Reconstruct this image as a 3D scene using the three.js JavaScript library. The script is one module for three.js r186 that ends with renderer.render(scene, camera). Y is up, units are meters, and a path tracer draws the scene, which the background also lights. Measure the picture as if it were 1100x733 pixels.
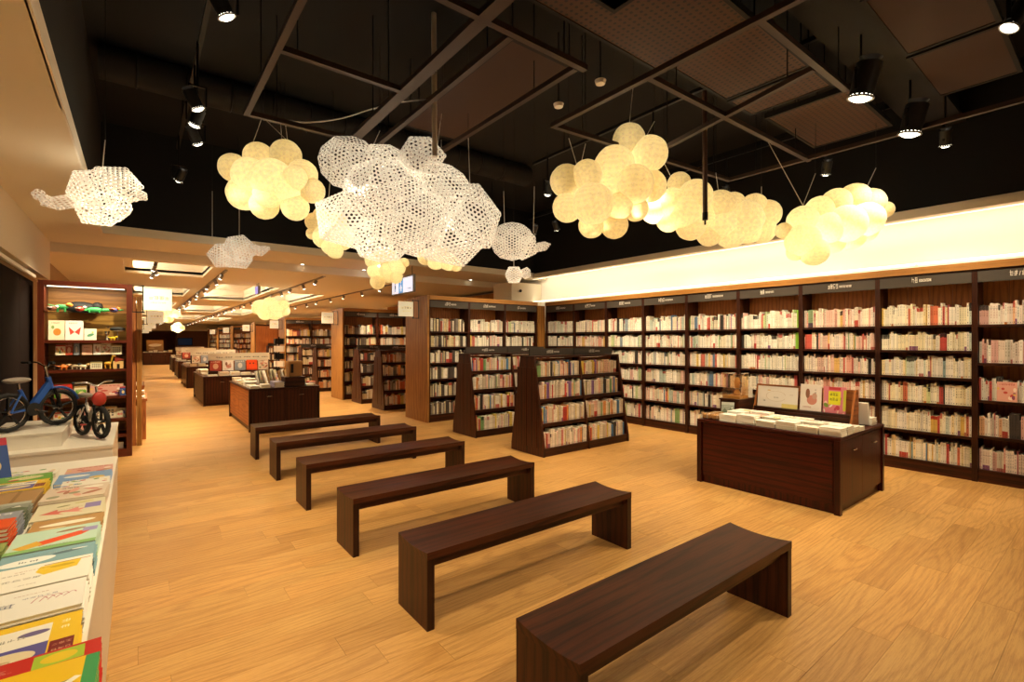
import * as THREE from 'three';
import { mergeGeometries } from 'three/addons/utils/BufferGeometryUtils.js';
import { RoundedBoxGeometry } from 'three/addons/geometries/RoundedBoxGeometry.js';
import { RectAreaLightUniformsLib } from 'three/addons/lights/RectAreaLightUniformsLib.js';
import { createNoise2D, createNoise3D } from 'simplex-noise';

// ---------------------------------------------------------------- camera, exposure, light
const scene = new THREE.Scene();
scene.background = new THREE.Color(0x000000);
const FOC = 519, EYE = 1.55, YAW = Math.atan((550 - 147) / FOC);
const camera = new THREE.PerspectiveCamera(2 * Math.atan(366.5 / FOC) * 180 / Math.PI, 1100 / 733, 0.05, 120);
camera.position.set(0, EYE, 0);
camera.rotation.set(0, -YAW, 0);
scene.add(camera);
const renderer = new THREE.WebGLRenderer({ antialias: true });
renderer.toneMapping = THREE.LinearToneMapping;
renderer.toneMappingExposure = 1.0;
renderer.shadowMap.enabled = true;
RectAreaLightUniformsLib.init();
const WARM = new THREE.Color().setRGB(1, 0.80, 0.50);       // halogen spots
const COVE = new THREE.Color().setRGB(1, 0.87, 0.63);       // fluorescent coves
const PAPER = new THREE.Color().setRGB(1, 0.90, 0.68);      // bulbs in the paper clouds
const SPOT_CD = 18, TRACK_CD = 22;
// the slim tube that washes the white wall above the long bookcase run
{
  for (const [y, ty, k] of [[3.0, 2.62, 12], [2.47, 2.8, 9]]) {   // one behind the pelmet, one on top of the bookcases
    const l = new THREE.RectAreaLight(COVE, k, 9.6, 0.05);
    l.position.set(7.41, y, -3.9); l.lookAt(7.65, ty, -3.9); l.castShadow = true; scene.add(l);
  }
}
function spotLight(x, y, z, tx, ty, tz, cd, angle = 0.72, color = WARM, pen = 1) {
  const l = new THREE.SpotLight(color, cd, 0, angle, pen, 2);
  l.position.set(x, y, z); l.target.position.set(tx, ty, tz);
  l.castShadow = true; l.shadow.radius = 2; l.shadow.mapSize.set(512, 512);
  scene.add(l); scene.add(l.target); return l;
}

// ---------------------------------------------------------------- helpers
let seedState = 12345;
const rnd = () => { seedState = (seedState + 0x6d2b79f5) | 0; let t = Math.imul(seedState ^ (seedState >>> 15), 1 | seedState); t = (t + Math.imul(t ^ (t >>> 7), 61 | t)) ^ t; return ((t ^ (t >>> 14)) >>> 0) / 4294967296; };
const reseed = (s) => { seedState = s; };
const rr = (a, b) => a + (b - a) * rnd();
const pick = (a) => a[Math.floor(rnd() * a.length) % a.length];
const n2 = createNoise2D(rnd), n3 = createNoise3D(rnd);
const V = (x, y, z) => new THREE.Vector3(x, y, z);
const SY = Math.sin(YAW), CY = Math.cos(YAW);
// a point seen at photo pixel (u, v), d metres in front of the camera
const at = (u, v, d) => V(SY * d + CY * (u - 550) / FOC * d, EYE + (366 - v) / FOC * d, -CY * d + SY * (u - 550) / FOC * d);
const lin = (hex) => new THREE.Color(hex);
const used = new Map();
function numbered(name) {
  const n = used.get(name) || 0; used.set(name, n + 1);
  return n ? `${name}_${String(n).padStart(3, '0')}` : name;
}
function tag(o, label, category, group, kind) {
  if (label) o.userData.label = label;
  if (category) o.userData.category = category;
  if (group) o.userData.group = group;
  if (kind) o.userData.kind = kind;
  return o;
}
function thing(name, label, category, pos = [0, 0, 0], rot = 0, group, kind) {
  const o = new THREE.Group(); o.name = numbered(name); scene.add(o);
  o.position.set(...pos); o.rotation.y = rot;
  return tag(o, label, category, group, kind);
}
function part(parent, name, geo, mat, pos, rot, label) {
  const m = new THREE.Mesh(Array.isArray(geo) ? merge(geo) : geo, mat);
  m.name = parent === scene ? numbered(name) : name;
  if (pos) m.position.set(...pos);
  if (rot) m.rotation.set(...rot);
  if (label) m.userData.label = label;
  parent.add(m); return m;
}
function structure(name, geo, mat) { const m = part(scene, name, geo, mat); m.userData.kind = 'structure'; return m; }
function copyOf(o, pos, rot, label, group, base) {
  const c = o.clone(); c.name = numbered(base || o.name.replace(/_\d{3}$/, '')); scene.add(c);
  c.userData = { ...o.userData };
  if (pos) c.position.set(...pos);
  if (rot !== undefined) c.rotation.y = rot;
  if (label) c.userData.label = label;
  if (group) c.userData.group = group;
  return c;
}
const merge = (list) => {
  const l = list.map((g) => (g.index ? g.toNonIndexed() : g));
  const names = ['position', 'normal', 'uv'];
  if (l.some((g) => g.attributes.color)) names.push('color');
  for (const g of l) {
    for (const k of Object.keys(g.attributes)) if (!names.includes(k)) g.deleteAttribute(k);
    if (names[3] && !g.attributes.color) g.setAttribute('color', new THREE.BufferAttribute(new Float32Array(g.attributes.position.count * 3).fill(1), 3));
  }
  return mergeGeometries(l);
};
// box with uv in metres; grain axis 'x' | 'y' | 'z' runs along u
function bx(w, h, d, x = 0, y = 0, z = 0, grain = 'x', off = [0, 0]) {
  const g = new THREE.BoxGeometry(w, h, d), p = g.attributes.position, n = g.attributes.normal, uv = g.attributes.uv;
  for (let i = 0; i < p.count; i++) {
    const c = { x: p.getX(i), y: p.getY(i), z: p.getZ(i) };
    const a = Math.abs(n.getX(i)) > 0.5 ? 'x' : Math.abs(n.getY(i)) > 0.5 ? 'y' : 'z';
    const rest = ['x', 'y', 'z'].filter((k) => k !== a);
    const ua = rest.includes(grain) ? grain : rest[0], va = rest.find((k) => k !== ua);
    uv.setXY(i, c[ua] + off[0], c[va] + off[1]);
  }
  g.translate(x, y, z); return g;
}
function rbx(w, h, d, r, x = 0, y = 0, z = 0, seg = 2) { const g = new RoundedBoxGeometry(w, h, d, seg, r); g.translate(x, y, z); return g; }
function tube(pts, r, seg = 0, rad = 6, closed = false) {
  const c = new THREE.CatmullRomCurve3(pts.map((p) => (p.isVector3 ? p : V(...p))), closed, 'catmullrom', 0.5);
  return new THREE.TubeGeometry(c, seg || pts.length * 4, r, rad, closed);
}
function rod(a, b, r, rad = 8, r2 = r) {
  a = a.isVector3 ? a : V(...a); b = b.isVector3 ? b : V(...b);
  const d = b.clone().sub(a), g = new THREE.CylinderGeometry(r2, r, d.length(), rad);
  g.applyQuaternion(new THREE.Quaternion().setFromUnitVectors(V(0, 1, 0), d.clone().normalize()));
  const m = a.clone().add(b).multiplyScalar(0.5); g.translate(m.x, m.y, m.z); return g;
}
function barBox(a, b, w, h) { // a rectangular bar from a to b, h upright
  a = a.isVector3 ? a : V(...a); b = b.isVector3 ? b : V(...b);
  const d = b.clone().sub(a), g = bx(w, h, d.length(), 0, 0, 0, 'z');
  const m = new THREE.Matrix4().lookAt(b, a, V(0, 1, 0)); g.applyMatrix4(m);
  const c = a.clone().add(b).multiplyScalar(0.5); g.translate(c.x, c.y, c.z); return g;
}
function ball(r, x, y, z, sx = 1, sy = 1, sz = 1, d = 12) { const g = new THREE.SphereGeometry(r, d, Math.max(6, d * 0.7 | 0)); g.scale(sx, sy, sz); g.translate(x, y, z); return g; }
function tint(g, c) {
  c = c.isColor ? c : lin(c); const n = g.attributes.position.count, a = new Float32Array(n * 3);
  for (let i = 0; i < n; i++) a.set([c.r, c.g, c.b], i * 3);
  g.setAttribute('color', new THREE.BufferAttribute(a, 3)); return g;
}
const std = (o) => new THREE.MeshStandardMaterial(o);
const phy = (o) => new THREE.MeshPhysicalMaterial(o);

// ---------------------------------------------------------------- textures
function dataTex(w, h, f, srgb = true) {
  const a = new Uint8Array(w * h * 4);
  for (let j = 0; j < h; j++) for (let i = 0; i < w; i++) { const c = f(i / w, j / h), k = (j * w + i) * 4; a[k] = c[0]; a[k + 1] = c[1]; a[k + 2] = c[2]; a[k + 3] = 255; }
  const t = new THREE.DataTexture(a, w, h); t.wrapS = t.wrapT = THREE.MirroredRepeatWrapping;
  t.magFilter = THREE.LinearFilter; if (srgb) t.colorSpace = THREE.SRGBColorSpace; t.needsUpdate = true; return t;
}
const clamp = (x, a = 0, b = 255) => Math.min(b, Math.max(a, x));
// planks of timber: u along the grain; the map covers lenU x lenV metres
function woodTex(w, h, lenU, lenV, base, dark, o = {}) {
  const { rings = 11, wob = 1.6, streak = 0.5, contrast = 1, seed = 0, pore = 0.35, ringy = 0.55 } = o;
  const t = dataTex(w, h, (s, q) => {
    const u = s * lenU, v = q * lenV;
    const warp = n2(u * 0.45 + seed, v * 2.4) * wob + n2(u * 1.5, v * 9 + seed) * 0.16;
    const ring = 0.5 + 0.5 * Math.sin((v * rings + warp) * 6.283);
    const fine = n2(u * 5 + seed * 3, v * 170) * 0.5 + n2(u * 2.2, v * 62 + seed) * 0.5;
    const por = Math.max(0, n2(u * 16, v * 420 + seed) - 0.35);
    const blot = n2(u * 1.3 + 40, v * 2.6 + seed) * 0.5;
    const k = clamp((ring ** 3 * ringy + fine * streak * 0.5 + blot * 0.3 + por * pore + 0.14) * contrast, 0, 1);
    return [0, 1, 2].map((i) => clamp(base[i] + (dark[i] - base[i]) * k));
  });
  t.repeat.set(1 / lenU, 1 / lenV); return t;
}
function canvasTex(w, h, draw) {
  const c = document.createElement('canvas'); c.width = w; c.height = h; const g = c.getContext('2d'); draw(g, w, h);
  const t = new THREE.CanvasTexture(c); t.colorSpace = THREE.SRGBColorSpace; return t;
}
const oakTex = woodTex(2048, 768, 2.4, 0.9, [206, 158, 94], [150, 102, 50], { rings: 19, wob: 2.0, streak: 1.1, contrast: 0.62, seed: 3, ringy: 0.42, pore: 0.9 });
const wengeTex = woodTex(1024, 512, 1.6, 0.8, [74, 34, 15], [30, 12, 6], { rings: 16, wob: 0.8, streak: 0.9, contrast: 0.9, seed: 9 });
const panelTex = woodTex(1024, 512, 2, 1, [172, 118, 54], [120, 76, 26], { rings: 14, wob: 0.7, streak: 0.9, seed: 17 });
const backTex = woodTex(1024, 512, 1.6, 0.8, [176, 104, 46], [124, 68, 28], { rings: 18, wob: 0.8, streak: 0.9, seed: 27 });
const fibreTex = dataTex(512, 512, (s, q) => {
  const a = n2(s * 9, q * 9), f = Math.abs(n2(s * 22 + a, q * 22)) , f2 = Math.abs(n2(s * 40 + 7, q * 40 + a)), b = n2(s * 4 + 9, q * 4);
  const k = 0.80 + 0.19 * clamp(f * 4, 0, 1) * clamp(0.5 + f2 * 2.5, 0, 1) + b * 0.04;
  return [clamp(252 * k), clamp(246 * k), clamp(228 * k * (0.95 + 0.05 * a))];
});
fibreTex.repeat.set(3, 3);
const grainTex = dataTex(256, 256, () => { const k = 225 + rnd() * 30; return [k, k, k]; }, false);

// ---------------------------------------------------------------- materials
const M = {
  oak: std({ map: oakTex, vertexColors: true, roughness: 0.38, bumpMap: oakTex, bumpScale: 0.0006 }),
  wenge: phy({ map: wengeTex, roughness: 0.4, bumpMap: wengeTex, bumpScale: 0.0003, specularIntensity: 0.55 }),
  mahogany: phy({ map: wengeTex, color: 0xff9a7c, roughness: 0.36, specularIntensity: 0.6 }),
  panel: std({ map: panelTex, roughness: 0.5 }),
  back: std({ map: backTex, roughness: 0.55 }),
  signDark: std({ color: 0x38302a, roughness: 0.6 }),
  white: std({ color: 0xf3ece0, roughness: 0.6 }),
  cream: std({ color: 0xe6dac2, roughness: 0.85 }),
  wallWhite: std({ color: 0xf4ede0, roughness: 0.85 }),
  laminate: std({ color: 0xece4d6, roughness: 0.4 }),
  black: std({ color: 0x040303, roughness: 0.9 }),
  soot: std({ color: 0x0e0806, roughness: 0.8 }),
  ceilPanel: std({ color: 0x3a2010, roughness: 0.75 }),
  perfHole: std({ color: 0x0a0706, roughness: 0.9 }),
  strut: std({ color: 0x3c2a1e, roughness: 0.55, metalness: 0.3 }),
  darkMetal: std({ color: 0x1c1a19, roughness: 0.45, metalness: 0.6 }),
  chrome: std({ color: 0xd6d2cc, roughness: 0.22, metalness: 1 }),
  steel: std({ color: 0x8f8a84, roughness: 0.4, metalness: 0.8 }),
  rubber: std({ color: 0x191716, roughness: 0.75 }),
  blind: phy({ color: 0x1c100b, roughness: 0.95, specularIntensity: 0.25 }),
  page: std({ color: 0xefe6d2, roughness: 0.85 }),
  vc: std({ color: 0xffffff, vertexColors: true, roughness: 0.5 }),
  wire: std({ color: 0xd8d2c8, roughness: 0.5 }),
  glow: std({ color: 0xffffff, emissive: new THREE.Color().setRGB(1, 0.9, 0.7), emissiveIntensity: 9, roughness: 0.5 }),
  trackGlow: std({ color: 0xffffff, emissive: new THREE.Color().setRGB(1, 0.9, 0.7), emissiveIntensity: 9, roughness: 0.5 }),
  tubeGlow: std({ color: 0xffffff, emissive: COVE, emissiveIntensity: 2.2, roughness: 0.5 }),
};
// ================================================================ THE SETTING
const XL = -1.15, XR = 7.65, ZN = 3.2, ZF = -46;
// ---- floor: vinyl oak planks laid along x
{
  const floor = structure('floor', bx(XR - XL + 0.2, 0.1, ZN - ZF + 0.2, (XR + XL) / 2, -0.065, (ZN + ZF) / 2), std({ color: 0x6a4a2c, roughness: 0.9 }));
  floor.userData.label = 'golden oak plank floor';
  const PW = 0.18, PL = 1.2, list = [];
  reseed(77);
  for (let r = 0, z = ZN; z > ZF; z -= PW, r++) {
    let x = XL - rr(0, PL);
    while (x < XR) { const a = Math.max(x, XL), b = Math.min(x + PL, XR); if (b - a > 0.05) list.push({ a, b, z: z - PW / 2, t: Math.floor(rnd() * 6), u: Math.floor(rnd() * 10) }); x += PL; }
  }
  const tones = [[1, 1, 1], [0.93, 0.92, 0.9], [1.05, 1.04, 1.03], [0.88, 0.85, 0.81], [1.0, 0.97, 0.92], [0.96, 0.98, 0.98]].map((c) => new THREE.Color().setRGB(...c));
  const geoFor = (len, u, t) => tint(bx(len - 0.0012, 0.013, PW - 0.0012, 0, 0, 0, 'x', [u * 0.37, u * 0.23]), tones[t]);
  for (const p of list) {
    const dx = (p.a + p.b) / 2, d = dx * SY - p.z * CY, lat = dx * CY + p.z * SY;
    const u = 550 + FOC * lat / d, v = 366 + FOC * EYE / d;
    p.s = d > 0.6 && u > -60 && u < 1160 && v < 790 ? 1 / d : 0;
  }
  list.sort((a, b) => b.s - a.s);
  const cache = new Map(), rest = [];
  list.forEach((p, i) => {
    const len = p.b - p.a, x = (p.a + p.b) / 2;
    if (i < 300 && p.s > 0) {
      const key = len.toFixed(3) + p.u + '/' + p.t;
      if (!cache.has(key)) cache.set(key, geoFor(len, p.u, p.t));
      part(floor, 'plank', cache.get(key), M.oak, [x, -0.0065, p.z]);
    } else { const g = geoFor(len, p.u, p.t); g.translate(x, -0.0065, p.z); rest.push(g); }
  });
  const m = part(floor, 'plank_field', merge(rest), M.oak); m.userData.kind = 'stuff';
}
// ---- low cream ceilings, coves and the step between them
const lowY = 2.86;
const coveCols = [{ x0: -0.18, x1: 1.07, z: [[-9.95, -11.8], [-14.6, -17.2], [-20, -23], [-26, -30], [-33, -38]] },
  { x0: 1.53, x1: 2.78, z: [[-12.9, -18.0], [-21, -26], [-29, -35]] }, { x0: 3.2, x1: 4.25, z: [[-14.2, -19], [-22.5, -28], [-31, -37]] }];
{
  const g = [bx(-0.37 - XL + 0.1, 0.12, ZN + 8.5, (-0.37 + XL - 0.1) / 2, 3.06, (ZN - 8.5) / 2),   // strip along the window side
    bx(XR - XL + 0.2, 0.12, 1.2, (XR + XL) / 2, 3.06, -9.1),                                        // strip across, beyond the black void
    bx(XR - XL + 0.2, 0.36, 0.1, (XR + XL) / 2, lowY + 0.18, -9.75)];                               // step
  let x = XL - 0.1; const z0 = -9.8, slab = (xa, xb, za, zb) => { if (xb - xa > 0.01 && za - zb > 0.01) g.push(bx(xb - xa, 0.1, za - zb, (xa + xb) / 2, lowY + 0.05, (za + zb) / 2)); };
  for (const c of coveCols) {
    slab(x, c.x0, z0, ZF); let z = z0;
    for (const [a, b] of c.z) {
      slab(c.x0, c.x1, z, a); z = b; const w = c.x1 - c.x0, l = a - b, xm = (c.x0 + c.x1) / 2, zm = (a + b) / 2;
      g.push(bx(w + 0.04, 0.04, l + 0.04, xm, lowY + 0.36, zm), bx(0.03, 0.3, l, c.x0 - 0.015, lowY + 0.2, zm), bx(0.03, 0.3, l, c.x1 + 0.015, lowY + 0.2, zm),
        bx(w, 0.3, 0.03, xm, lowY + 0.2, a + 0.015), bx(w, 0.3, 0.03, xm, lowY + 0.2, b - 0.015), bx(0.12, 0.03, l, c.x0 + 0.06, lowY + 0.12, zm));
      const lamp = thing('cove_light', 'cream fluorescent tube hidden on the ledge of a ceiling recess', 'cove light', [c.x0 + 0.07, lowY + 0.15, zm], 0, 'tubes in the ceiling recesses');
      part(lamp, 'tube', rod([0, 0, -l / 2 + 0.05], [0, 0, l / 2 - 0.05], 0.013), M.tubeGlow);
      for (const s of [-1, 1]) part(lamp, 'holder', bx(0.04, 0.03, 0.04, 0, 0, s * (l / 2 - 0.03)), M.white);
      const al = new THREE.RectAreaLight(COVE, 80, l - 0.1, 0.04); al.position.set(c.x0 + 0.1, lowY + 0.16, zm); al.lookAt(c.x1, lowY + 0.26, zm); al.castShadow = true; scene.add(al);
    }
    slab(c.x0, c.x1, z, ZF); x = c.x1;
  }
  slab(x, XR + 0.1, z0, ZF);
  const c = structure('ceiling', g, M.cream); c.userData.label = 'low cream plaster ceiling with lit recesses';
}
// ---- the black open void above the reading area
{
  const g = [bx(8, 0.1, 12.2, 3.5, 4.55, -2.6), bx(0.06, 1.4, 12.2, -0.41, 3.8, -2.6), bx(8, 1.4, 0.06, 3.5, 3.8, -8.54), bx(0.06, 1.45, 12.2, 7.28, 3.83, -2.6), bx(8, 1.4, 0.06, 3.5, 3.8, 3.3)];
  const v = structure('ceiling', g, M.black); v.userData.label = 'black painted open ceiling void';
  for (const [y, nm] of [[3.02, 'tube lamp behind the pelmet above the long bookcase run'], [2.45, 'tube lamp lying on top of the long bookcase run']]) {
    const t = thing('tube_lamp', nm, 'tube lamp', [7.385, y - (y > 2.8 ? 0.012 : -0.02), -3.9]);
    part(t, 'tube', rod([0, 0, -4.8], [0, 0, 4.8], 0.013), M.tubeGlow); for (let k = 0; k < 5; k++) part(t, 'clip', bx(0.03, 0.04, 0.03, 0, y > 2.8 ? 0.018 : -0.018, -4.6 + k * 2.3), M.white);
  }
  structure('trim_1', bx(0.02, 0.13, ZN + 8.5, -0.369, 3.065, (ZN - 8.5) / 2), M.wallWhite);
  structure('trim_2', bx(7.6, 0.07, 0.02, 3.44, 3.035, -8.5), M.cream);
  structure('trim_3', [bx(0.14, 0.07, ZN + 8.5, 7.29, 3.035, (ZN - 8.5) / 2), bx(0.5, 0.04, ZN + 8.5, 7.5, 3.09, (ZN - 8.5) / 2)], M.cream);
}
// ---- walls
structure('wall_right', bx(0.12, 3.2, ZN - ZF, XR + 0.06, 1.55, (ZN + ZF) / 2), M.wallWhite);
structure('wall_back', bx(XR - XL + 0.3, 4.5, 0.12, (XR + XL) / 2, 2.2, ZN + 0.06), M.cream);
{ // far wall with an open doorway into an unlit stock room
  const m = std({ color: 0x6a4026, roughness: 0.7 }), D = [0.0, 2.4, 2.2], zr = ZF - 3.2;
  structure('wall_front', [bx(D[0] - XL + 0.15, 3, 0.12, (D[0] + XL - 0.15) / 2, 1.45, ZF - 0.06), bx(XR - D[1] + 0.15, 3, 0.12, (XR + D[1] + 0.15) / 2, 1.45, ZF - 0.06), bx(D[1] - D[0], 3 - D[2], 0.12, (D[0] + D[1]) / 2, (2.95 + D[2]) / 2, ZF - 0.06)], m);
  structure('wall_front', [bx(3.4, 2.6, 0.1, 1.2, 1.25, zr), bx(0.1, 2.6, 3.1, -0.4, 1.25, ZF - 1.65), bx(0.1, 2.6, 3.1, 2.8, 1.25, ZF - 1.65), bx(3.4, 0.1, 3.2, 1.2, 2.6, ZF - 1.65), bx(3.4, 0.1, 3.2, 1.2, -0.05, ZF - 1.65)], m).userData.label = 'unlit stock room behind the far doorway';
}
structure('wall_left', [bx(0.12, 3.1, ZN - ZF, XL - 0.06, 1.5, (ZN + ZF) / 2)], std({ color: 0xa88a62, roughness: 0.85 }));
structure('wall_left', [bx(0.15, 0.58, ZN + 9.7, XL + 0.075, 2.72, (ZN - 9.7) / 2)], M.cream).userData.label = 'cream bulkhead above the dark panelling';
structure('trim_4', bx(0.02, 0.035, ZN + 8.3, XL + 0.158, 2.345, (ZN - 8.3) / 2), M.white);
{
  const w = structure('wall_left', bx(0.07, 2.33, ZN + 8.66, XL + 0.035, 1.165, (ZN - 8.66) / 2), M.blind); w.userData.label = 'dark brown panelling below the bulkhead';
  for (let k = 0; k < 13; k++) part(w, 'panel', bx(0.03, 2.3, 0.904, XL + 0.085, 1.16, ZN - 0.46 - k * 0.912, 'y'), M.blind);
}
structure('wall_right', bx(0.9, 2.9, 0.7, 7.2, 1.45, -9.06), M.cream).userData.label = 'cream column at the corner of the bookcases';
{
  const w = structure('wall_right', bx(0.05, 2.79, 7.6, XR - 0.03, 1.395, -13.3), M.soot); w.userData.label = 'oak boarded wall behind the aisles';
  for (let k = 0; k < 24; k++) part(w, 'board', bx(0.28, 2.79, 0.305, 7.44, 1.395, -9.6 - k * 0.31, 'y', [k * 0.31, k * 0.7]), M.panel);
}
// dark doorway, posters and lit screen on the far wall
{
  const d = structure('door_1', bx(0.08, 2.2, 0.16, -0.04, 1.1, ZF), M.wenge); d.userData.label = 'dark timber frame of the far doorway';
  part(d, 'jamb', bx(0.08, 2.2, 0.16, 2.44, 1.1, ZF, 'y'), M.wenge); part(d, 'lintel', bx(2.56, 0.08, 0.16, 1.2, 2.24, ZF), M.wenge);
  structure('trim_5', bx(8.6, 0.5, 0.1, 3.2, 2.6, ZF + 0.06), M.cream);
}
// ================================================================ CEILING FITTINGS
const planY = (u, v, y) => { const d = (EYE - y) * FOC / (v - 366); return at(u, v, d); };
{
  const perf = canvasTex(256, 256, (g) => { g.fillStyle = '#4a2a14'; g.fillRect(0, 0, 256, 256); g.fillStyle = '#1c0f08'; for (let j = 0; j < 8; j++) for (let i = 0; i < 8; i++) { g.beginPath(); g.arc(16 + i * 32, 16 + j * 32, 8, 0, 7); g.fill(); } });
  perf.wrapS = perf.wrapT = THREE.RepeatWrapping; perf.repeat.set(2.6, 2.6);
  const mPerf = std({ map: perf, roughness: 0.7 });
  const panel = (x0, x1, z0, z1, m, label, y = 3.82) => {
    const t = thing('ceiling_panel', label, 'ceiling panel', [(x0 + x1) / 2, y, (z0 + z1) / 2]);
    const w = x1 - x0, l = Math.abs(z1 - z0);
    part(t, 'sheet', bx(w - 0.06, 0.02, l - 0.06), m);
    part(t, 'rim', [bx(w, 0.05, 0.03, 0, 0.01, -l / 2 + 0.015), bx(w, 0.05, 0.03, 0, 0.01, l / 2 - 0.015), bx(0.03, 0.05, l - 0.06, -w / 2 + 0.015, 0.01, 0), bx(0.03, 0.05, l - 0.06, w / 2 - 0.015, 0.01, 0)], M.soot);
    for (const [sx, sz] of [[-1, -1], [1, -1], [-1, 1], [1, 1]]) part(t, 'hanger', rod([sx * (w / 2 - 0.06), 0.03, sz * (l / 2 - 0.06)], [sx * (w / 2 - 0.06), 4.5 - y, sz * (l / 2 - 0.06)], 0.006), M.darkMetal);
  };
  panel(2.0, 3.42, -2.46, -1.64, mPerf, 'brown perforated ceiling panel above the paired cloud lanterns');
  panel(3.46, 4.37, -2.36, -1.62, mPerf, 'square brown perforated panel inside the ceiling frame');
  panel(4.4, 4.86, -2.36, -1.62, mPerf, 'narrow brown perforated panel beside the square one');
  panel(5.03, 6.26, -2.3, -1.55, mPerf, 'brown perforated panel nearest the white wall wash');
  panel(3.8, 4.82, -1.12, -0.57, M.ceilPanel, 'plain brown ceiling panel beside the round downlights');
  panel(4.86, 5.86, -1.12, -0.57, M.ceilPanel, 'plain brown ceiling panel next to the bookcase spotlights');
  panel(2.2, 2.86, -4.7, -2.84, M.ceilPanel, 'long plain brown panel above the honeycomb cloud');
  panel(1.0, 2.6, -2.2, -1.0, M.ceilPanel, 'wide plain brown panel above the nearest benches');
  // round air duct and beams
  const duct = thing('air_duct', 'dark round spiral air duct crossing the black void', 'air duct', [-0.3, 4.33, -6.3]);
  part(duct, 'pipe', rod([0, 0, 0], [5.5, 0, 0], 0.165, 20), M.soot);
  for (let k = 0; k < 12; k++) part(duct, 'seam', new THREE.TorusGeometry(0.167, 0.008, 5, 20).rotateY(Math.PI / 2), M.darkMetal, [0.3 + k * 0.42, 0, 0]);
  const beam = thing('ceiling_beam', 'deep black beam running towards the bookcases', 'beam', [4.6, 4.2, -1.35]);
  part(beam, 'web', bx(6.0, 0.5, 0.3, 0, 0.05, 0), M.black); part(beam, 'flange', bx(6.0, 0.04, 0.42, 0, -0.2, 0), M.soot);
}
// steel channel frames, all hung at one height
{
  const y = 3.55;
  const frame = (label, bars) => {
    const t = thing('channel_frame', label, 'ceiling frame');
    for (const [a, b, w = 0.045] of bars) {
      const p = V(a[0], y, a[1]), q = V(b[0], y, b[1]);
      part(t, 'channel', barBox(p, q, w, 0.04), M.strut);
      for (const f of [0.12, 0.88]) { const s = p.clone().lerp(q, f); part(t, 'hanger', rod([s.x, y + 0.02, s.z], [s.x, 4.5, s.z], 0.005, 5), M.darkMetal); }
    }
  };
  frame('brown steel channel frame above the honeycomb cloud and the single paper cloud', [[[0.76, 0.5], [0.76, -4.79]], [[0.78, -4.77], [2.62, -4.72]], [[0.78, -3.58], [1.66, -3.58]], [[1.69, -0.8], [1.69, -4.7], 0.09], [[1.2, -2.47], [2.6, -2.47]], [[2.53, -2.5], [2.53, -6.4]], [[1.93, -2.5], [1.93, -4.7]]]);
  frame('brown steel channel frame above the paper cloud pair', [[[3.05, 0.2], [3.05, -3.32]], [[3.07, -2.25], [5.86, -2.2]], [[3.07, -1.42], [4.45, -1.4]], [[3.07, -3.3], [5.82, -3.08]], [[5.8, -3.1], [5.8, -0.2]], [[4.36, -3.15], [3.92, -1.44]]]);
}
// can spotlights: a bracket, a black barrel tipped at its target, a glowing lens
const canGeo = new THREE.CylinderGeometry(0.052, 0.046, 0.15, 18, 1, true), capGeo = new THREE.CylinderGeometry(0.046, 0.03, 0.025, 18), lensGeo = new THREE.SphereGeometry(0.047, 16, 8, 0, 6.2832, 0, 1.45).scale(1, -0.62, 1), ringGeo = new THREE.TorusGeometry(0.05, 0.005, 6, 20).rotateX(Math.PI / 2);
M.canBlack = std({ color: 0x161413, roughness: 0.45, side: THREE.DoubleSide });
function canSpot(x, y, z, target, label, group, cd, angle, size = 1, stem = 0.55) {
  const t = thing('spotlight', label, 'spotlight', [x, y, z], 0, group);
  const head = new THREE.Group(); head.name = 'lamp_head'; t.add(head); head.scale.setScalar(size);
  head.quaternion.setFromUnitVectors(V(0, -1, 0), V(target[0] - x, target[1] - y, target[2] - z).normalize());
  part(head, 'barrel', canGeo, M.canBlack, [0, 0.06, 0]); part(head, 'cap', capGeo, M.canBlack, [0, 0.147, 0]);
  part(head, 'rim', ringGeo, M.steel, [0, -0.012, 0]);
  const lens = part(head, 'lens', lensGeo, M.glow, [0, 0.0, 0]); lens.userData.label = 'glowing lens';
  part(t, 'yoke', [bx(0.012, 0.16, 0.02, 0.062 * size, 0.1, 0), bx(0.012, 0.16, 0.02, -0.062 * size, 0.1, 0), bx(0.14 * size, 0.012, 0.02, 0, 0.18, 0)], M.darkMetal);
  part(t, 'stem', rod([0, 0.18, 0], [0, stem, 0], 0.009), M.darkMetal);
  if (cd) { const dir = V(target[0] - x, target[1] - y, target[2] - z).normalize().multiplyScalar(0.03 * size); spotLight(x + dir.x, y + dir.y, z + dir.z, ...target, cd, angle); }
  return t;
}
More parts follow.
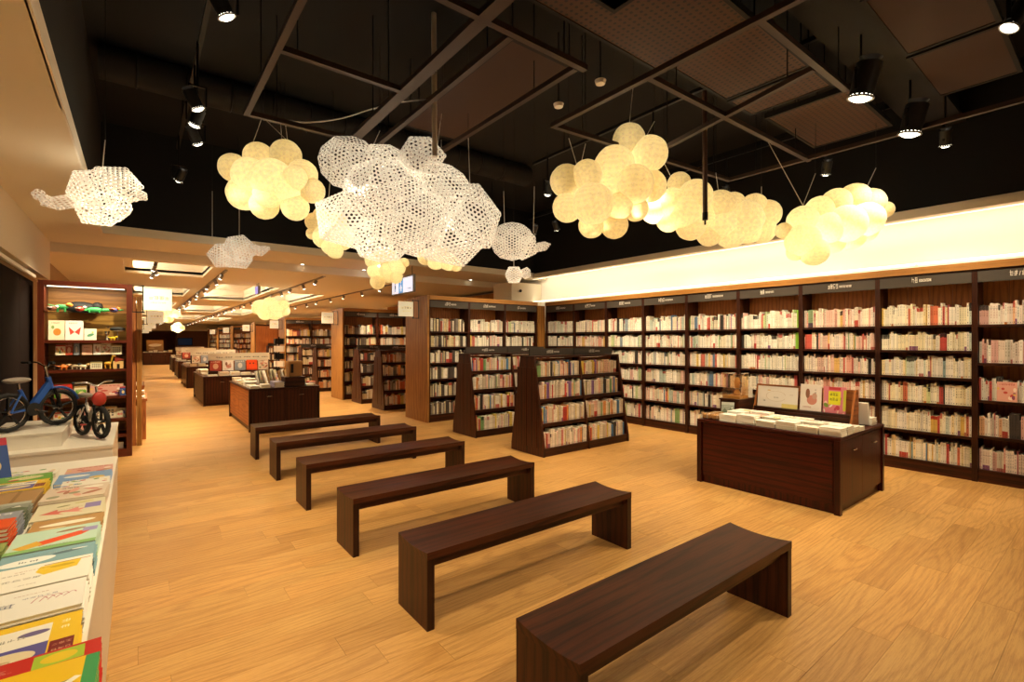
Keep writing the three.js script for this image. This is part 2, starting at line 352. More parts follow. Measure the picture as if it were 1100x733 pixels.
{
  const track = (x, z0, z1, y, label) => { const t = thing('light_track', label, 'light track', [x, y, (z0 + z1) / 2]); const l = Math.abs(z1 - z0);
    part(t, 'rail', bx(0.035, 0.035, l), M.darkMetal);
    for (const s of [-0.42, 0, 0.42]) part(t, 'drop_rod', rod([0, 0.02, s * l], [0, 4.5 - y, s * l], 0.007), M.darkMetal); };
  track(0.42, 2.6, -7.6, 4.05, 'black light track above the walkway beside the benches');
  track(6.34, 2.6, -7.6, 4.05, 'black light track facing the long run of bookcases');
  track(4.42, 2.6, -5.2, 4.05, 'black light track above the low display table');
  const W = 'spotlights on the walkway track', B = 'spotlights facing the bookcases', D = 'downlights above the display table';
  const lw = 'black can spotlight on the track above the walkway', lb = 'black can spotlight on the track facing the bookcases', ld = 'black can spotlight on the track above the display table', ldBig = 'large black round downlight above the display table';
  // photo-visible heads
  canSpot(0.42, 3.5, -3.33, [2.2, 0, -3.6], lw, W, SPOT_CD, 0.75); canSpot(0.4, 3.5, -4.8, [2.1, 0, -5.0], lw, W, SPOT_CD, 0.75); canSpot(0.41, 3.5, -5.18, [-0.4, 0.5, -5.8], lw, W, SPOT_CD * 1.1, 0.7);
  canSpot(0.47, 3.5, -5.65, [2.2, 0, -6.6], lw, W, SPOT_CD, 0.75); canSpot(0.4, 3.5, -7.1, [-0.4, 1.2, -8.3], lw, W, SPOT_CD * 2.6, 0.6);
  canSpot(4.27, 3.5, -0.47, [3.2, 0, -2.2], ld, D, SPOT_CD, 0.75); canSpot(4.54, 3.5, -1.33, [4.6, 0.0, -2.2], ldBig, 'large downlights above the display table', SPOT_CD, 0.8, 1.75); canSpot(5.69, 3.5, -1.28, [5.7, 0.4, -2.0], ldBig, 'large downlights above the display table', SPOT_CD * 0.8, 0.75, 1.75);
  canSpot(6.33, 3.5, -2.2, [7.3, 1.0, -2.9], lb, B, SPOT_CD, 0.7); canSpot(6.34, 3.5, -1.15, [7.3, 1.0, -1.4], lb, B, SPOT_CD, 0.7);
  canSpot(4.3, 3.5, -4.77, [4.6, 0, -5.8], ld, D, SPOT_CD, 0.8); canSpot(5.66, 3.5, -6.65, [6.0, 1.0, -8.2], lb, B, SPOT_CD, 0.75); canSpot(5.79, 3.5, -6.18, [7.3, 1.0, -6.6], lb, B, SPOT_CD, 0.75);
  // heads behind the lanterns and behind the camera, on the same tracks
  canSpot(6.34, 3.5, -4.4, [7.3, 1.0, -4.6], lb, B, SPOT_CD, 0.75); canSpot(6.34, 3.5, -3.4, [7.3, 1.0, -3.6], lb, B, SPOT_CD, 0.7); canSpot(6.34, 3.5, -5.4, [7.3, 1.0, -5.7], lb, B, SPOT_CD, 0.7); canSpot(6.34, 3.5, 0.3, [7.3, 1.0, 0.0], lb, B, SPOT_CD * 0.7, 0.75);
  canSpot(4.42, 3.5, -3.2, [3.9, 0, -3.6], ld, D, SPOT_CD, 0.8); canSpot(4.42, 3.5, -6.2, [4.9, 0.8, -8.0], ld, D, SPOT_CD, 0.7); canSpot(4.42, 3.5, 0.9, [4.4, 0, -0.6], ld, D, SPOT_CD * 0.6, 0.8);
  canSpot(0.42, 3.5, -1.6, [1.6, 0, -2.4], lw, W, SPOT_CD * 0.8, 0.75); canSpot(0.42, 3.5, -0.4, [-0.5, 0.7, -2.2], lw, W, SPOT_CD * 0.95, 0.7); canSpot(0.42, 3.5, 0.8, [1.6, 0, -0.6], lw, W, SPOT_CD * 0.8, 0.8); canSpot(0.42, 3.5, -2.4, [-0.5, 0.7, -3.5], lw, W, SPOT_CD * 1.0, 0.7);
}
// small eyeball lights on the corridor tracks
{
  const headGeo = merge([new THREE.CylinderGeometry(0.035, 0.03, 0.09, 10).translate(0, -0.05, 0)]), lGeo = new THREE.CylinderGeometry(0.03, 0.022, 0.014, 10).translate(0, -0.1, 0);
  const run = (x, z0, z1, n, tx, lbl, grp, litEvery, cd) => {
    const t = thing('light_track', 'slim white light track on the low ceiling ' + lbl, 'light track', [x, lowY - 0.012, (z0 + z1) / 2]);
    part(t, 'rail', bx(0.05, 0.025, Math.abs(z1 - z0)), M.steel);
    for (let k = 0; k < n; k++) {
      const z = z0 + (z1 - z0) * (k + 0.5) / n, h = thing('track_light', 'small round track light on the low ceiling ' + lbl, 'track light', [x, lowY - 0.03, z], 0, grp);
      h.rotation.z = (k % 2 ? 1 : -1) * 0.35; h.rotation.x = 0.3;
      part(h, 'housing', headGeo, M.steel); part(h, 'lens', lGeo, M.trackGlow);
      if (k % litEvery === 0) spotLight(x, lowY - 0.19, z, x + tx * (k % (2 * litEvery) ? 1 : -0.6), 0.3, z + 0.3, cd, 0.85);
    }
  };
  run(1.3, -10.2, -44, 30, 1.2, 'between the display counters and the walkway', 'walkway track lights', 2, TRACK_CD);
  run(2.98, -10.0, -44, 32, 1.2, 'above the display counters', 'counter track lights', 2, TRACK_CD);
  run(4.62, -10.4, -26, 12, 1.6, 'along the ends of the side aisles', 'aisle track lights', 1, TRACK_CD * 1.1);
  run(0.25, -9.9, -11.6, 3, -0.6, 'beside the toy bookcase', 'toy bookcase track lights', 2, TRACK_CD * 0.8);
  const dl = (x, z, y = lowY) => { const h = thing('downlight', 'tiny recessed downlight in the cream ceiling', 'downlight', [x, y, z], 0, 'recessed downlights'); part(h, 'trim_ring', new THREE.TorusGeometry(0.035, 0.008, 6, 16).rotateX(Math.PI / 2), M.white); part(h, 'lens', new THREE.CylinderGeometry(0.03, 0.03, 0.006, 14), M.trackGlow, [0, -0.004, 0]); };
  for (const p of [[[321, 285], 0], [[389, 290], 0], [[500, 301], 0]]) { const q = planY(p[0][0], p[0][1], 3.0); dl(q.x, Math.max(q.z, -9.6), 2.997); }
  for (const [u, v] of [[645, 88], [600, 113]]) { const q = planY(u, v, 3.8), t = thing('smoke_detector', 'small pale smoke detector on a drop rod among the frames', 'smoke detector', [q.x, 3.8, q.z], 0, 'smoke detectors in the black void'); part(t, 'disc', new THREE.CylinderGeometry(0.05, 0.04, 0.03, 16), M.white); part(t, 'drop_rod', rod([0, 0.015, 0], [0, 0.71, 0], 0.006, 6), M.darkMetal); }
  { const t = thing('security_camera', 'small dark security camera on the cream column', 'security camera', [6.95, 2.7, -8.66]); part(t, 'dome', ball(0.035, 0, 0, 0.03), M.canBlack); part(t, 'base', rod([0, 0, -0.05], [0, 0, 0.02], 0.03, 12), M.white); }
}
// ================================================================ CLOUD LANTERNS
M.paper = phy({ color: 0xfff6e4, map: fibreTex, roughness: 1, transmission: 0.6, thickness: 0, emissive: new THREE.Color().setRGB(1, 0.86, 0.55), emissiveMap: fibreTex, emissiveIntensity: 0.3 });
M.comb = phy({ color: 0xfbf6ee, roughness: 0.9, transmission: 0.35, thickness: 0, emissive: new THREE.Color().setRGB(1, 0.9, 0.72), emissiveIntensity: 0.24 });
M.bulb = std({ color: 0xffffff, emissive: PAPER, emissiveIntensity: 4 });
const bulbGeo = new THREE.SphereGeometry(0.035, 12, 8);
const BR = V(CY, 0, SY), BU = V(0, 1, 0), BF = V(SY, 0, -CY);   // right, up and away in the room, as the lanterns were measured
function bulbs(t, spots, cd, bare = false) {
  for (const p of spots) {
    const q = p.clone().sub(t.position); if (!bare) part(t, 'bulb', bulbGeo, M.bulb, [q.x, q.y, q.z]);
    const l = new THREE.PointLight(PAPER, cd, 0, 2); l.position.copy(p); l.castShadow = true; l.shadow.radius = 2; scene.add(l);
  }
}
function wires(t, list, d) { for (const [u0, v0, u1, v1, dd = 0] of list) { const a = at(u0, v0, d + dd).sub(t.position), b = at(u1, v1, d + dd).sub(t.position); part(t, 'wire', rod(a, b, 0.0035, 5), M.wire); const wa = a.clone().add(t.position), inCove = coveCols.some((c) => wa.x > c.x0 && wa.x < c.x1 && c.z.some(([p, q]) => wa.z < p && wa.z > q)), top = d > 9 ? lowY + (inCove ? 0.345 : 0.02) : 4.51; part(t, 'wire', rod(a, V(a.x, top - t.position.y, a.z), 0.0025, 4), M.darkMetal); } }
function paperCloud(label, d, balls, lamps, cd, hang = []) {
  const S = balls.map(([u, v, r, dd = 0]) => ({ c: at(u, v, d + dd), r: r * 1.07 * d / FOC }));
  const c0 = new THREE.Vector3(); S.forEach((s) => c0.add(s.c)); c0.multiplyScalar(1 / S.length);
  const t = thing('cloud_lantern', label, 'lantern', [c0.x, c0.y, c0.z]);
  S.forEach((s, i) => {
    const g = new THREE.IcosahedronGeometry(s.r, s.r > 0.06 ? 11 : 6), p = g.attributes.position, uv = g.attributes.uv, P = [], N = [], U = [];
    const sx = rr(0, 9), sy = rr(0, 9), wob = 0.012;
    for (let k = 0; k < p.count; k += 3) {
      let inside = 0;
      const tri = [0, 1, 2].map((j) => { const q = V(p.getX(k + j), p.getY(k + j), p.getZ(k + j)); const n = q.clone().normalize(); q.multiplyScalar(1 + wob * n3(n.x * 2.5 + sx, n.y * 2.5 + sy, n.z * 2.5)); return { q: q.add(s.c), n }; });
      for (const o of S) if (o !== s && tri.every((w) => w.q.distanceTo(o.c) < o.r * 0.985)) { inside = 1; break; }
      if (inside) continue;
      tri.forEach((w, j) => { P.push(w.q.x - c0.x, w.q.y - c0.y, w.q.z - c0.z); N.push(w.n.x, w.n.y, w.n.z); U.push(uv.getX(k + j) * 1.5 + sx, uv.getY(k + j) * 0.8 + sy); });
    }
    const h = new THREE.BufferGeometry();
    h.setAttribute('position', new THREE.Float32BufferAttribute(P, 3)); h.setAttribute('normal', new THREE.Float32BufferAttribute(N, 3)); h.setAttribute('uv', new THREE.Float32BufferAttribute(U, 2));
    if (P.length) part(t, 'paper_globe', h, M.paper);
  });
  bulbs(t, lamps.map(([u, v, dd = 0]) => at(u, v, d + dd)), cd);
  wires(t, hang, d);
  return t;
}
function combCloud(label, d, lumps, cell, lamps, cd, hang = []) {
  const S = lumps.map(([u, v, ru, rv, rot = 0, dd = 0, rd = (ru + rv) / 2]) => { const k = d / FOC, a = rot * Math.PI / 180; return { c: at(u, v, d + dd), x: BR.clone().multiplyScalar(Math.cos(a)).addScaledVector(BU, Math.sin(a)), y: BU.clone().multiplyScalar(Math.cos(a)).addScaledVector(BR, -Math.sin(a)), z: BF, r: [ru * k, rv * k, rd * k] }; });
  const c0 = new THREE.Vector3(); S.forEach((s) => c0.add(s.c)); c0.multiplyScalar(1 / S.length);
  const t = thing('honeycomb_lantern', label, 'lantern', [c0.x, c0.y, c0.z]);
  const put = (s, q) => s.c.clone().addScaledVector(s.x, q.x * s.r[0]).addScaledVector(s.y, q.y * s.r[1]).addScaledVector(s.z, q.z * s.r[2]);
  const within = (s, w, f) => { const e = w.clone().sub(s.c); return (e.dot(s.x) / s.r[0]) ** 2 + (e.dot(s.y) / s.r[1]) ** 2 + (e.dot(s.z) / s.r[2]) ** 2 < f; };
  S.forEach((s, i) => {
    const ico = new THREE.IcosahedronGeometry(i % 3 === 0 && s.r[0] > 0.2 ? 0.99 : 1.1, i % 3 === 0 && s.r[0] > 0.2 ? 1 : 0).rotateY(i * 1.3).rotateX(i * 0.7), p = ico.attributes.position, P = [], U = [];
    const emit = (...q) => { for (const w of q) { P.push(w.x - c0.x, w.y - c0.y, w.z - c0.z); U.push(w.x, w.y); } };
    for (let k = 0; k < p.count; k += 3) {
      const [A, B, C] = [0, 1, 2].map((j) => put(s, V(p.getX(k + j), p.getY(k + j), p.getZ(k + j)).multiplyScalar(1.06)));
      const n = Math.max(2, Math.round((A.distanceTo(B) + B.distanceTo(C) + C.distanceTo(A)) / 3 / cell));
      const g = (a, b) => A.clone().multiplyScalar((n - a - b) / n).addScaledVector(B, a / n).addScaledVector(C, b / n);
      const cellTri = (a, b, c) => {
        const m = a.clone().add(b).add(c).multiplyScalar(1 / 3);
        for (const o of S) if (o !== s && within(o, m, 0.86)) return;
        const T = 0.37, L = (x, y) => x.clone().lerp(y, T), h = [L(a, b), L(b, a), L(b, c), L(c, b), L(c, a), L(a, c)];
        emit(h[0], h[1], h[2], h[0], h[2], h[3], h[0], h[3], h[4], h[0], h[4], h[5]);
      };
      for (let a = 0; a < n; a++) for (let b = 0; b < n - a; b++) { cellTri(g(a, b), g(a + 1, b), g(a, b + 1)); if (a + b < n - 1) cellTri(g(a + 1, b), g(a + 1, b + 1), g(a, b + 1)); }
    }
    const h = new THREE.BufferGeometry();
    h.setAttribute('position', new THREE.Float32BufferAttribute(P, 3)); h.setAttribute('uv', new THREE.Float32BufferAttribute(U, 2)); h.computeVertexNormals();
    if (P.length) part(t, 'lattice_shell', h, M.comb);
  });
  bulbs(t, lamps.map(([u, v, dd = 0]) => at(u, v, d + dd)), cd, true);
  wires(t, hang, d);
  return t;
}
reseed(501);
const PC = 0.27;
paperCloud('paper cloud lantern with a tall two-globe tower, beside the honeycomb duck lanterns', 5, [[675.5, 150, 16.2], [697.5, 165, 18, -0.05], [660, 178, 20, -0.05], [608.6, 194, 16.5], [630.6, 188, 15.3, -0.1], [609.6, 222.4, 15], [637, 218.6, 20, -0.14], [681, 197.6, 19, -0.14], [698.4, 199.5, 16], [664, 220.5, 14.3, -0.1], [683, 224, 12.4], [635.4, 241.5, 13], [660, 241.5, 13.7], [656, 205, 21], [650, 200, 20, 0.2], [625, 210, 18, 0.15], [680, 190, 18, 0.15]],
  [[665, 195], [625, 215], [684, 168]], PC * 0.8, [[680, 94, 676, 134], [703, 130, 692, 150], [611, 148, 620, 178], [629, 154, 624, 176]]);
paperCloud('long low paper cloud lantern crossed by the thin brown pole', 5.5, [[703, 226, 13], [729.5, 197, 11.6], [746.5, 211, 17, -0.1], [721.7, 218.6, 15.5, -0.06], [718.6, 235.6, 12.4], [742, 242, 14.7], [735, 225, 18, -0.08], [755, 232, 12], [730, 215, 14, 0.15]], [[716, 226], [742, 225]], PC * 0.6, [[712, 172, 722, 192]]);
paperCloud('long low paper cloud lantern just past the thin brown pole', 5.6, [[772.7, 221.7, 16.2, -0.08], [786.6, 220, 13], [762, 251, 12.4], [785, 249.6, 15.5], [809.8, 221.7, 13], [823.7, 229.5, 13.9], [819, 246.5, 13], [803.6, 246.5, 14], [800, 235, 18, -0.08], [775, 238, 17, -0.05], [795, 228, 15, 0.15]], [[775, 238], [808, 236]], PC * 0.6, [[769, 185, 772, 207], [818, 200, 818, 210]]);
paperCloud('oval paper cloud lantern in front of the washed white wall', 5, [[842, 247.5, 8], [862.5, 237, 15], [862.5, 258, 16.5, -0.06], [874.5, 270, 13.5, -0.08], [855, 270, 9], [880.5, 225, 13.5], [898.5, 217.5, 14.3], [918, 213, 15], [934.5, 217.5, 14.3], [951, 225, 8], [930, 235.5, 16.5, -0.1], [909, 240, 18, -0.12], [915, 253.5, 12.8], [895.5, 259.5, 11], [930, 247.5, 11], [891, 244.5, 15, -0.1], [885, 240, 16, 0.12], [915, 230, 16, 0.14]],
  [[900, 236], [925, 229], [872, 250]], PC * 0.8, [[824, 150, 863, 221], [876, 186, 862, 222], [941, 180, 930, 203]]);
paperCloud('paper cloud lantern hanging alone over the walkway', 5.5, [[250.6, 180, 14], [278, 168.7, 14.7], [307, 166.6, 15.3], [325, 187, 14.7], [335.5, 204.5, 12.3], [317, 222, 13.5], [284, 220, 14], [262, 207.5, 16.4], [270, 189, 18.4, -0.06], [292.5, 193, 20.5, -0.1], [307, 199, 16.4, -0.08], [317, 191, 12, -0.14], [288, 208, 14, -0.1], [295, 190, 20, 0.14]],
  [[270, 194], [303, 196], [316, 208]], PC * 0.85, [[281, 127, 270, 158], [284, 127, 310, 152], [301, 128, 303, 152], [306, 128, 309, 152]]);
paperCloud('small paper cloud lantern half hidden behind the honeycomb cloud', 5.7, [[337.6, 238, 9], [335.5, 250.5, 6], [348, 254.6, 11], [356, 263, 10], [360, 269, 8], [346, 232, 9], [366, 255, 13, 0.1], [360, 240, 12, 0.1]], [[350, 245], [360, 258]], PC * 0.4, [[358, 150, 352, 226]]);
paperCloud('small paper cloud lantern under the honeycomb cloud beside the lit washroom sign', 5.4, [[400.7, 279.7, 8], [402, 291, 7], [405.6, 302.6, 7.5], [416, 291, 8.2], [426, 287, 9], [425, 297, 7], [417, 297, 6], [434, 282, 5], [409, 275, 7], [418, 278, 9, 0.08]], [[405, 286], [424, 289]], PC * 0.3, [[412, 150, 412, 268]]);
paperCloud('flat paper cloud lantern under the broad end of the honeycomb cloud', 5.4, [[457, 276, 8], [468, 280, 9], [482, 281, 9], [490, 285, 6], [474, 274, 9, 0.06]], [[468, 278], [483, 280]], PC * 0.28, [[474, 150, 474, 266]]);
paperCloud('pale paper cloud lantern above the book counters', 12, [[280, 330, 8], [290, 327, 7.5], [298, 332, 9], [304, 328, 6], [285, 336, 7], [306, 334, 5], [295, 337, 6], [276, 332, 5]], [[283, 331], [298, 332]], PC * 0.7, [[290, 308, 290, 321]]);
paperCloud('yellow paper cloud lantern beside the hanging walkway signs', 12.4, [[176, 337, 5], [184, 336, 5], [189, 337, 4], [181, 342, 4.5], [172, 337, 3.4], [180, 337, 6]], [[177, 338], [186, 337]], PC * 0.5, [[181, 310, 181, 331]]);
paperCloud('tiny white paper cloud lantern at the end of the corridor', 20, [[191, 351, 4.5], [187.5, 352, 3.2], [195, 352, 3], [191, 353.5, 3.4]], [[191, 352]], PC * 1.2, [[191, 338, 191, 347]]);
// honeycomb lattice lanterns
const big = combCloud('huge white honeycomb lattice cloud lantern on a grey pole', 4.8, [[375, 175, 31, 27], [413, 182, 28, 26, 0, 0.05], [453, 167, 22, 18, 0, -0.28], [415, 208, 44, 34, 0, -0.12], [377, 236, 35, 30, 0, 0.02], [410, 254, 32, 27, 0, 0], [476, 205, 34, 27, -30, 0.02], [505, 232, 29, 36, 20, 0.02], [485, 256, 35, 27, 0, -0.06], [450, 240, 40, 34, 0, -0.1], [430, 225, 50, 40, 0, 0.15]],
  0.045, [[390, 205], [440, 215], [490, 240], [395, 245]], 0.3, [[408, 140, 399, 160], [503, 147, 505, 204], [476, 110, 468, 170]]);
part(big, 'pole', rod(at(466, 13.5, 4.35).sub(big.position), at(467, 168, 4.35).sub(big.position), 0.024, 12), std({ color: 0xcfc6ba, roughness: 0.5 }));
combCloud('white honeycomb lantern shaped like a duck, below the soffit edge', 3.9, [[121, 197, 25, 18], [101, 204, 21, 21], [106, 227, 21, 15, 0, -0.03], [122, 222, 17, 14, 25], [143, 207, 14, 6.5, -18], [128, 205, 17, 12, -20], [68, 217, 20, 6, 8], [49, 214, 8, 5, -50], [42, 209, 6, 6]], 0.034, [[112, 205], [112, 225]], 0.06, [[113, 150, 110, 182]]);
combCloud('small white honeycomb lantern over the walkway, tail towards the honeycomb cloud', 7, [[240, 274, 14, 13], [257, 268, 16, 15], [256, 279, 14, 9], [272, 268, 14, 6, -8], [284, 266.5, 6, 3]], 0.045, [[248, 273]], 0.07, [[257, 190, 257, 254], [228, 205, 228, 262]]);
combCloud('small white honeycomb lantern shaped like a bird, above the corner bookcase', 6, [[550, 259, 23, 20], [563, 263, 14, 15], [580, 265, 11, 5, 15]], 0.04, [[553, 260]], 0.06, [[541, 205, 542, 242], [574, 200, 573, 250]]);
combCloud('tiny white honeycomb lantern dangling on a thread under the bird-shaped one', 6, [[552, 295, 9.5, 9], [565, 293, 5.5, 6]], 0.03, [[553, 295]], 0.02, [[552, 279, 552, 287]]);
{
  const t = thing('ceiling_pole', 'thin brown steel pole ending between the paper clouds', 'pole', [0, 0, 0]);
  part(t, 'shaft', rod(at(757, 85, 5.0), at(757.5, 228, 5.0), 0.024, 10), std({ color: 0x4a3022, roughness: 0.5 }));
  part(t, 'tip', [rod(at(757.5, 228, 5.0), at(757.5, 236, 5.0), 0.028, 10), rod(at(757.5, 236, 5.0), at(757.5, 241, 5.0), 0.01, 8)], M.darkMetal);
  const c = tag(part(scene, 'power_cable', tube([at(300, 128, 4.9), at(330, 131, 4.9), at(365, 127, 4.9), at(395, 118, 4.9), at(425, 110, 4.9), at(463, 106, 4.9)], 0.008, 30), M.wire), 'white power cable looping to the grey pole of the honeycomb cloud', 'cable');
  tag(part(scene, 'power_cable', tube([at(470, 107, 4.9), at(490, 110, 4.9), at(505, 117, 4.9), at(528, 120, 4.9)], 0.007, 20), M.wire), 'thin white cable from the grey pole to a ceiling junction', 'cable');
}
// ================================================================ BENCHES
{
  const L = 1.70, W = 0.36, H = 0.42, T = 0.042;
  const prof = (w, zA, zB) => { // dished slab section, extruded along x
    const s = new THREE.Shape(); s.moveTo(-w / 2, 0);
    for (let k = 0; k <= 16; k++) { const t = k / 16, z = -w / 2 + w * t; s.lineTo(z, T + (Math.abs(t - 0.5) * 2) ** 2 * 0.016 - 0.016); }
    s.lineTo(w / 2, 0); s.closePath(); return s;
  };
  const seatG = (w, z0) => { const g = new THREE.ExtrudeGeometry(prof(w), { depth: L, bevelEnabled: false }); g.rotateY(Math.PI / 2); const p = g.attributes.position, uv = g.attributes.uv; for (let i = 0; i < p.count; i++) uv.setXY(i, p.getX(i), p.getZ(i) + p.getY(i)); g.translate(0, H - T, z0); return g; };
  const b0 = thing('bench', '', 'bench', [1.22, 0, -1.365], 0, 'slab benches in a row along the walkway');
  part(b0, 'seat', seatG(W, 0), M.wenge);
  part(b0, 'front_rail', bx(L - 0.1, 0.05, 0.02, L / 2, H - T - 0.03, W / 2 - 0.05), M.wenge);
  for (const x of [0.022, L - 0.022]) part(b0, 'leg_panel', bx(0.044, H - T, W - 0.004, x, (H - T) / 2, 0, 'y'), M.wenge);
  b0.userData.label = 'dark brown slab bench, the end one closest to the display table';
  [[-2.485, 'dark brown slab bench, second from the end beside the display table'], [-3.6, 'dark brown slab bench, third from the end beside the display table'], [-4.81, 'dark brown slab bench, third from the end beside the book counter'], [-6.0, 'dark brown slab bench, second from the end beside the book counter'], [-7.2, 'dark brown slab bench right in front of the book counter']].forEach(([z, l]) => copyOf(b0, [1.22, 0, z], 0, l));
}
// ================================================================ BOOKCASES
const SHELVES = [];       // every row of books waiting to be filled
const glyphs = (g, x, y, s, n, seed) => { // block characters: a few horizontal and vertical strokes each
  let r = seed; const q = () => { r = (r * 16807 + 11) % 2147483647; return r / 2147483647; };
  g.lineWidth = s * 0.1; g.strokeStyle = g.fillStyle; g.lineCap = 'square';
  for (let k = 0; k < n; k++) {
    const X = x + k * s * 1.12; g.beginPath();
    for (const f of [0.1, 0.36, 0.62, 0.9]) if (q() > 0.18) { const a = q() * 0.25, b = 1 - q() * 0.25; g.moveTo(X + a * s, y - s + f * s); g.lineTo(X + b * s, y - s + f * s); }
    for (const f of [0.2, 0.5, 0.8]) if (q() > 0.3) { const a = q() * 0.4, b = 1 - q() * 0.3; g.moveTo(X + f * s, y - s + a * s); g.lineTo(X + f * s, y - s + b * s); }
    g.stroke();
  }
};
const HEAD = 24, headCanvas = canvasTex(1024, HEAD * 64, (g, w, h) => {
  g.fillStyle = '#3e352e'; g.fillRect(0, 0, w, h);
  const words = ['CRAFT', 'EDUCATION', 'PSYCHOLOGY', 'COMICS', 'HEALTH', 'LIFE', 'TRAVEL', 'COOKING', 'GARDEN', 'HISTORY', 'ART', 'DESIGN'];
  for (let k = 0; k < HEAD; k++) {
    g.fillStyle = '#efe9df'; const y = k * 64 + 45, n = [2, 2, 4, 2, 4, 4, 4, 5, 4, 3, 4, 4][k % 12], x0 = k === 0 ? 300 : 380;
    glyphs(g, x0, y, 34, n, 91 + k * 7);
    let x = x0 + n * 38 + 10;
    if (k === 0) { g.font = 'bold 34px sans-serif'; g.fillText('/', x, y); glyphs(g, x + 26, y, 34, 3, 333); x += 26 + 3 * 38 + 16; }
    g.font = 'bold 24px sans-serif';
    if (k < 2) g.fillText(words[k], x, y - 4);
    else { let X = x; for (let j = 0; j < 10 + (k * 5) % 7; j++) { g.fillRect(X, y - 20, 8, 3); g.fillRect(X, y - 20, 3, 15); if (j % 2) g.fillRect(X, y - 12, 8, 3); if (j % 3) g.fillRect(X + 6, y - 20, 3, 15); X += 14; } }
  }
});
M.head = std({ map: headCanvas, roughness: 0.6 });
function signFace(w, h, k) { const g = new THREE.PlaneGeometry(w, h), uv = g.attributes.uv; for (let i = 0; i < uv.count; i++) uv.setY(i, 1 - (k + 1 - uv.getY(i)) / HEAD); return g; }
const LV6 = [0.14, 0.48, 0.82, 1.13, 1.44, 1.735], LV5 = [0.14, 0.51, 0.90, 1.31, 1.73];
const caseCache = new Map();
function geo(key, make) { if (!caseCache.has(key)) caseCache.set(key, make()); return caseCache.get(key); }
// local frame: x along the run, open face at z = 0 towards +z
function bookcase(label, pos, rot, w, lv, head, tone, o = {}) {
  const { depth = 0.33, cornice = true, fullness = 1, far = false, shortName = '' } = o, H = 2.34;
  const t = thing('bookcase', label, 'bookcase', pos, rot, o.group);
  for (const x of [0.0125, w - 0.0125]) part(t, 'side_panel', geo(`s${depth}`, () => bx(0.025, H, depth, 0, H / 2, -depth / 2, 'y')), M.wenge, [x, 0, 0]);
  const nb = far ? 2 : 4, bw = (w - 0.05) / nb;
  for (let k = 0; k < nb; k++) part(t, 'back_board', geo(`b${bw}`, () => bx(bw - 0.004, H - 0.1, 0.012, 0, H / 2, 0, 'y', [0.3, 0.1])), M.back, [0.025 + bw * (k + 0.5), 0, -depth + 0.012]);
  part(t, 'backing', geo(`k${w}`, () => bx(w - 0.05, H, 0.006, w / 2, H / 2, -depth + 0.003)), M.soot);
  lv.forEach((y, k) => {
    part(t, 'shelf', geo(`h${w}${depth}`, () => bx(w - 0.05, 0.028, depth - 0.03, w / 2, -0.014, -depth / 2, 'x')), M.wenge, [0, y, 0]);
    SHELVES.push({ t, y, x0: 0.03, x1: w - 0.03, z: -0.045, hmax: (k + 1 < lv.length ? lv[k + 1] - 0.03 : 2.15) - y - 0.035, tone, row: lv.length - k, fullness, shortName, far });
  });
  part(t, 'plinth', geo(`p${w}`, () => bx(w - 0.05, lv[0] - 0.028, 0.02, w / 2, (lv[0] - 0.028) / 2, -0.03, 'x')), M.wenge);
  const hd = part(t, 'header', geo(`hd${w}`, () => bx(w - 0.05, 0.14, 0.02, w / 2, 2.265, -0.012)), M.signDark);
  if (head >= 0) part(hd, 'lettering', geo(`l${w}${head}`, () => signFace(w - 0.06, 0.125, head)), M.head, [w / 2, 2.265, -0.0005], null, 'pale block lettering on a grey strip');
  part(t, 'top', geo(`t${w}${depth}`, () => bx(w - 0.05, 0.02, depth, w / 2, H - 0.01, -depth / 2)), M.wenge);
  if (cornice) part(t, 'cornice', geo(`c${w}${depth}`, () => bx(w, 0.08, depth + 0.02, w / 2, H + 0.04, -depth / 2 + 0.01, 'x')), M.panel, null, null, 'golden oak cornice');
  return t;
}
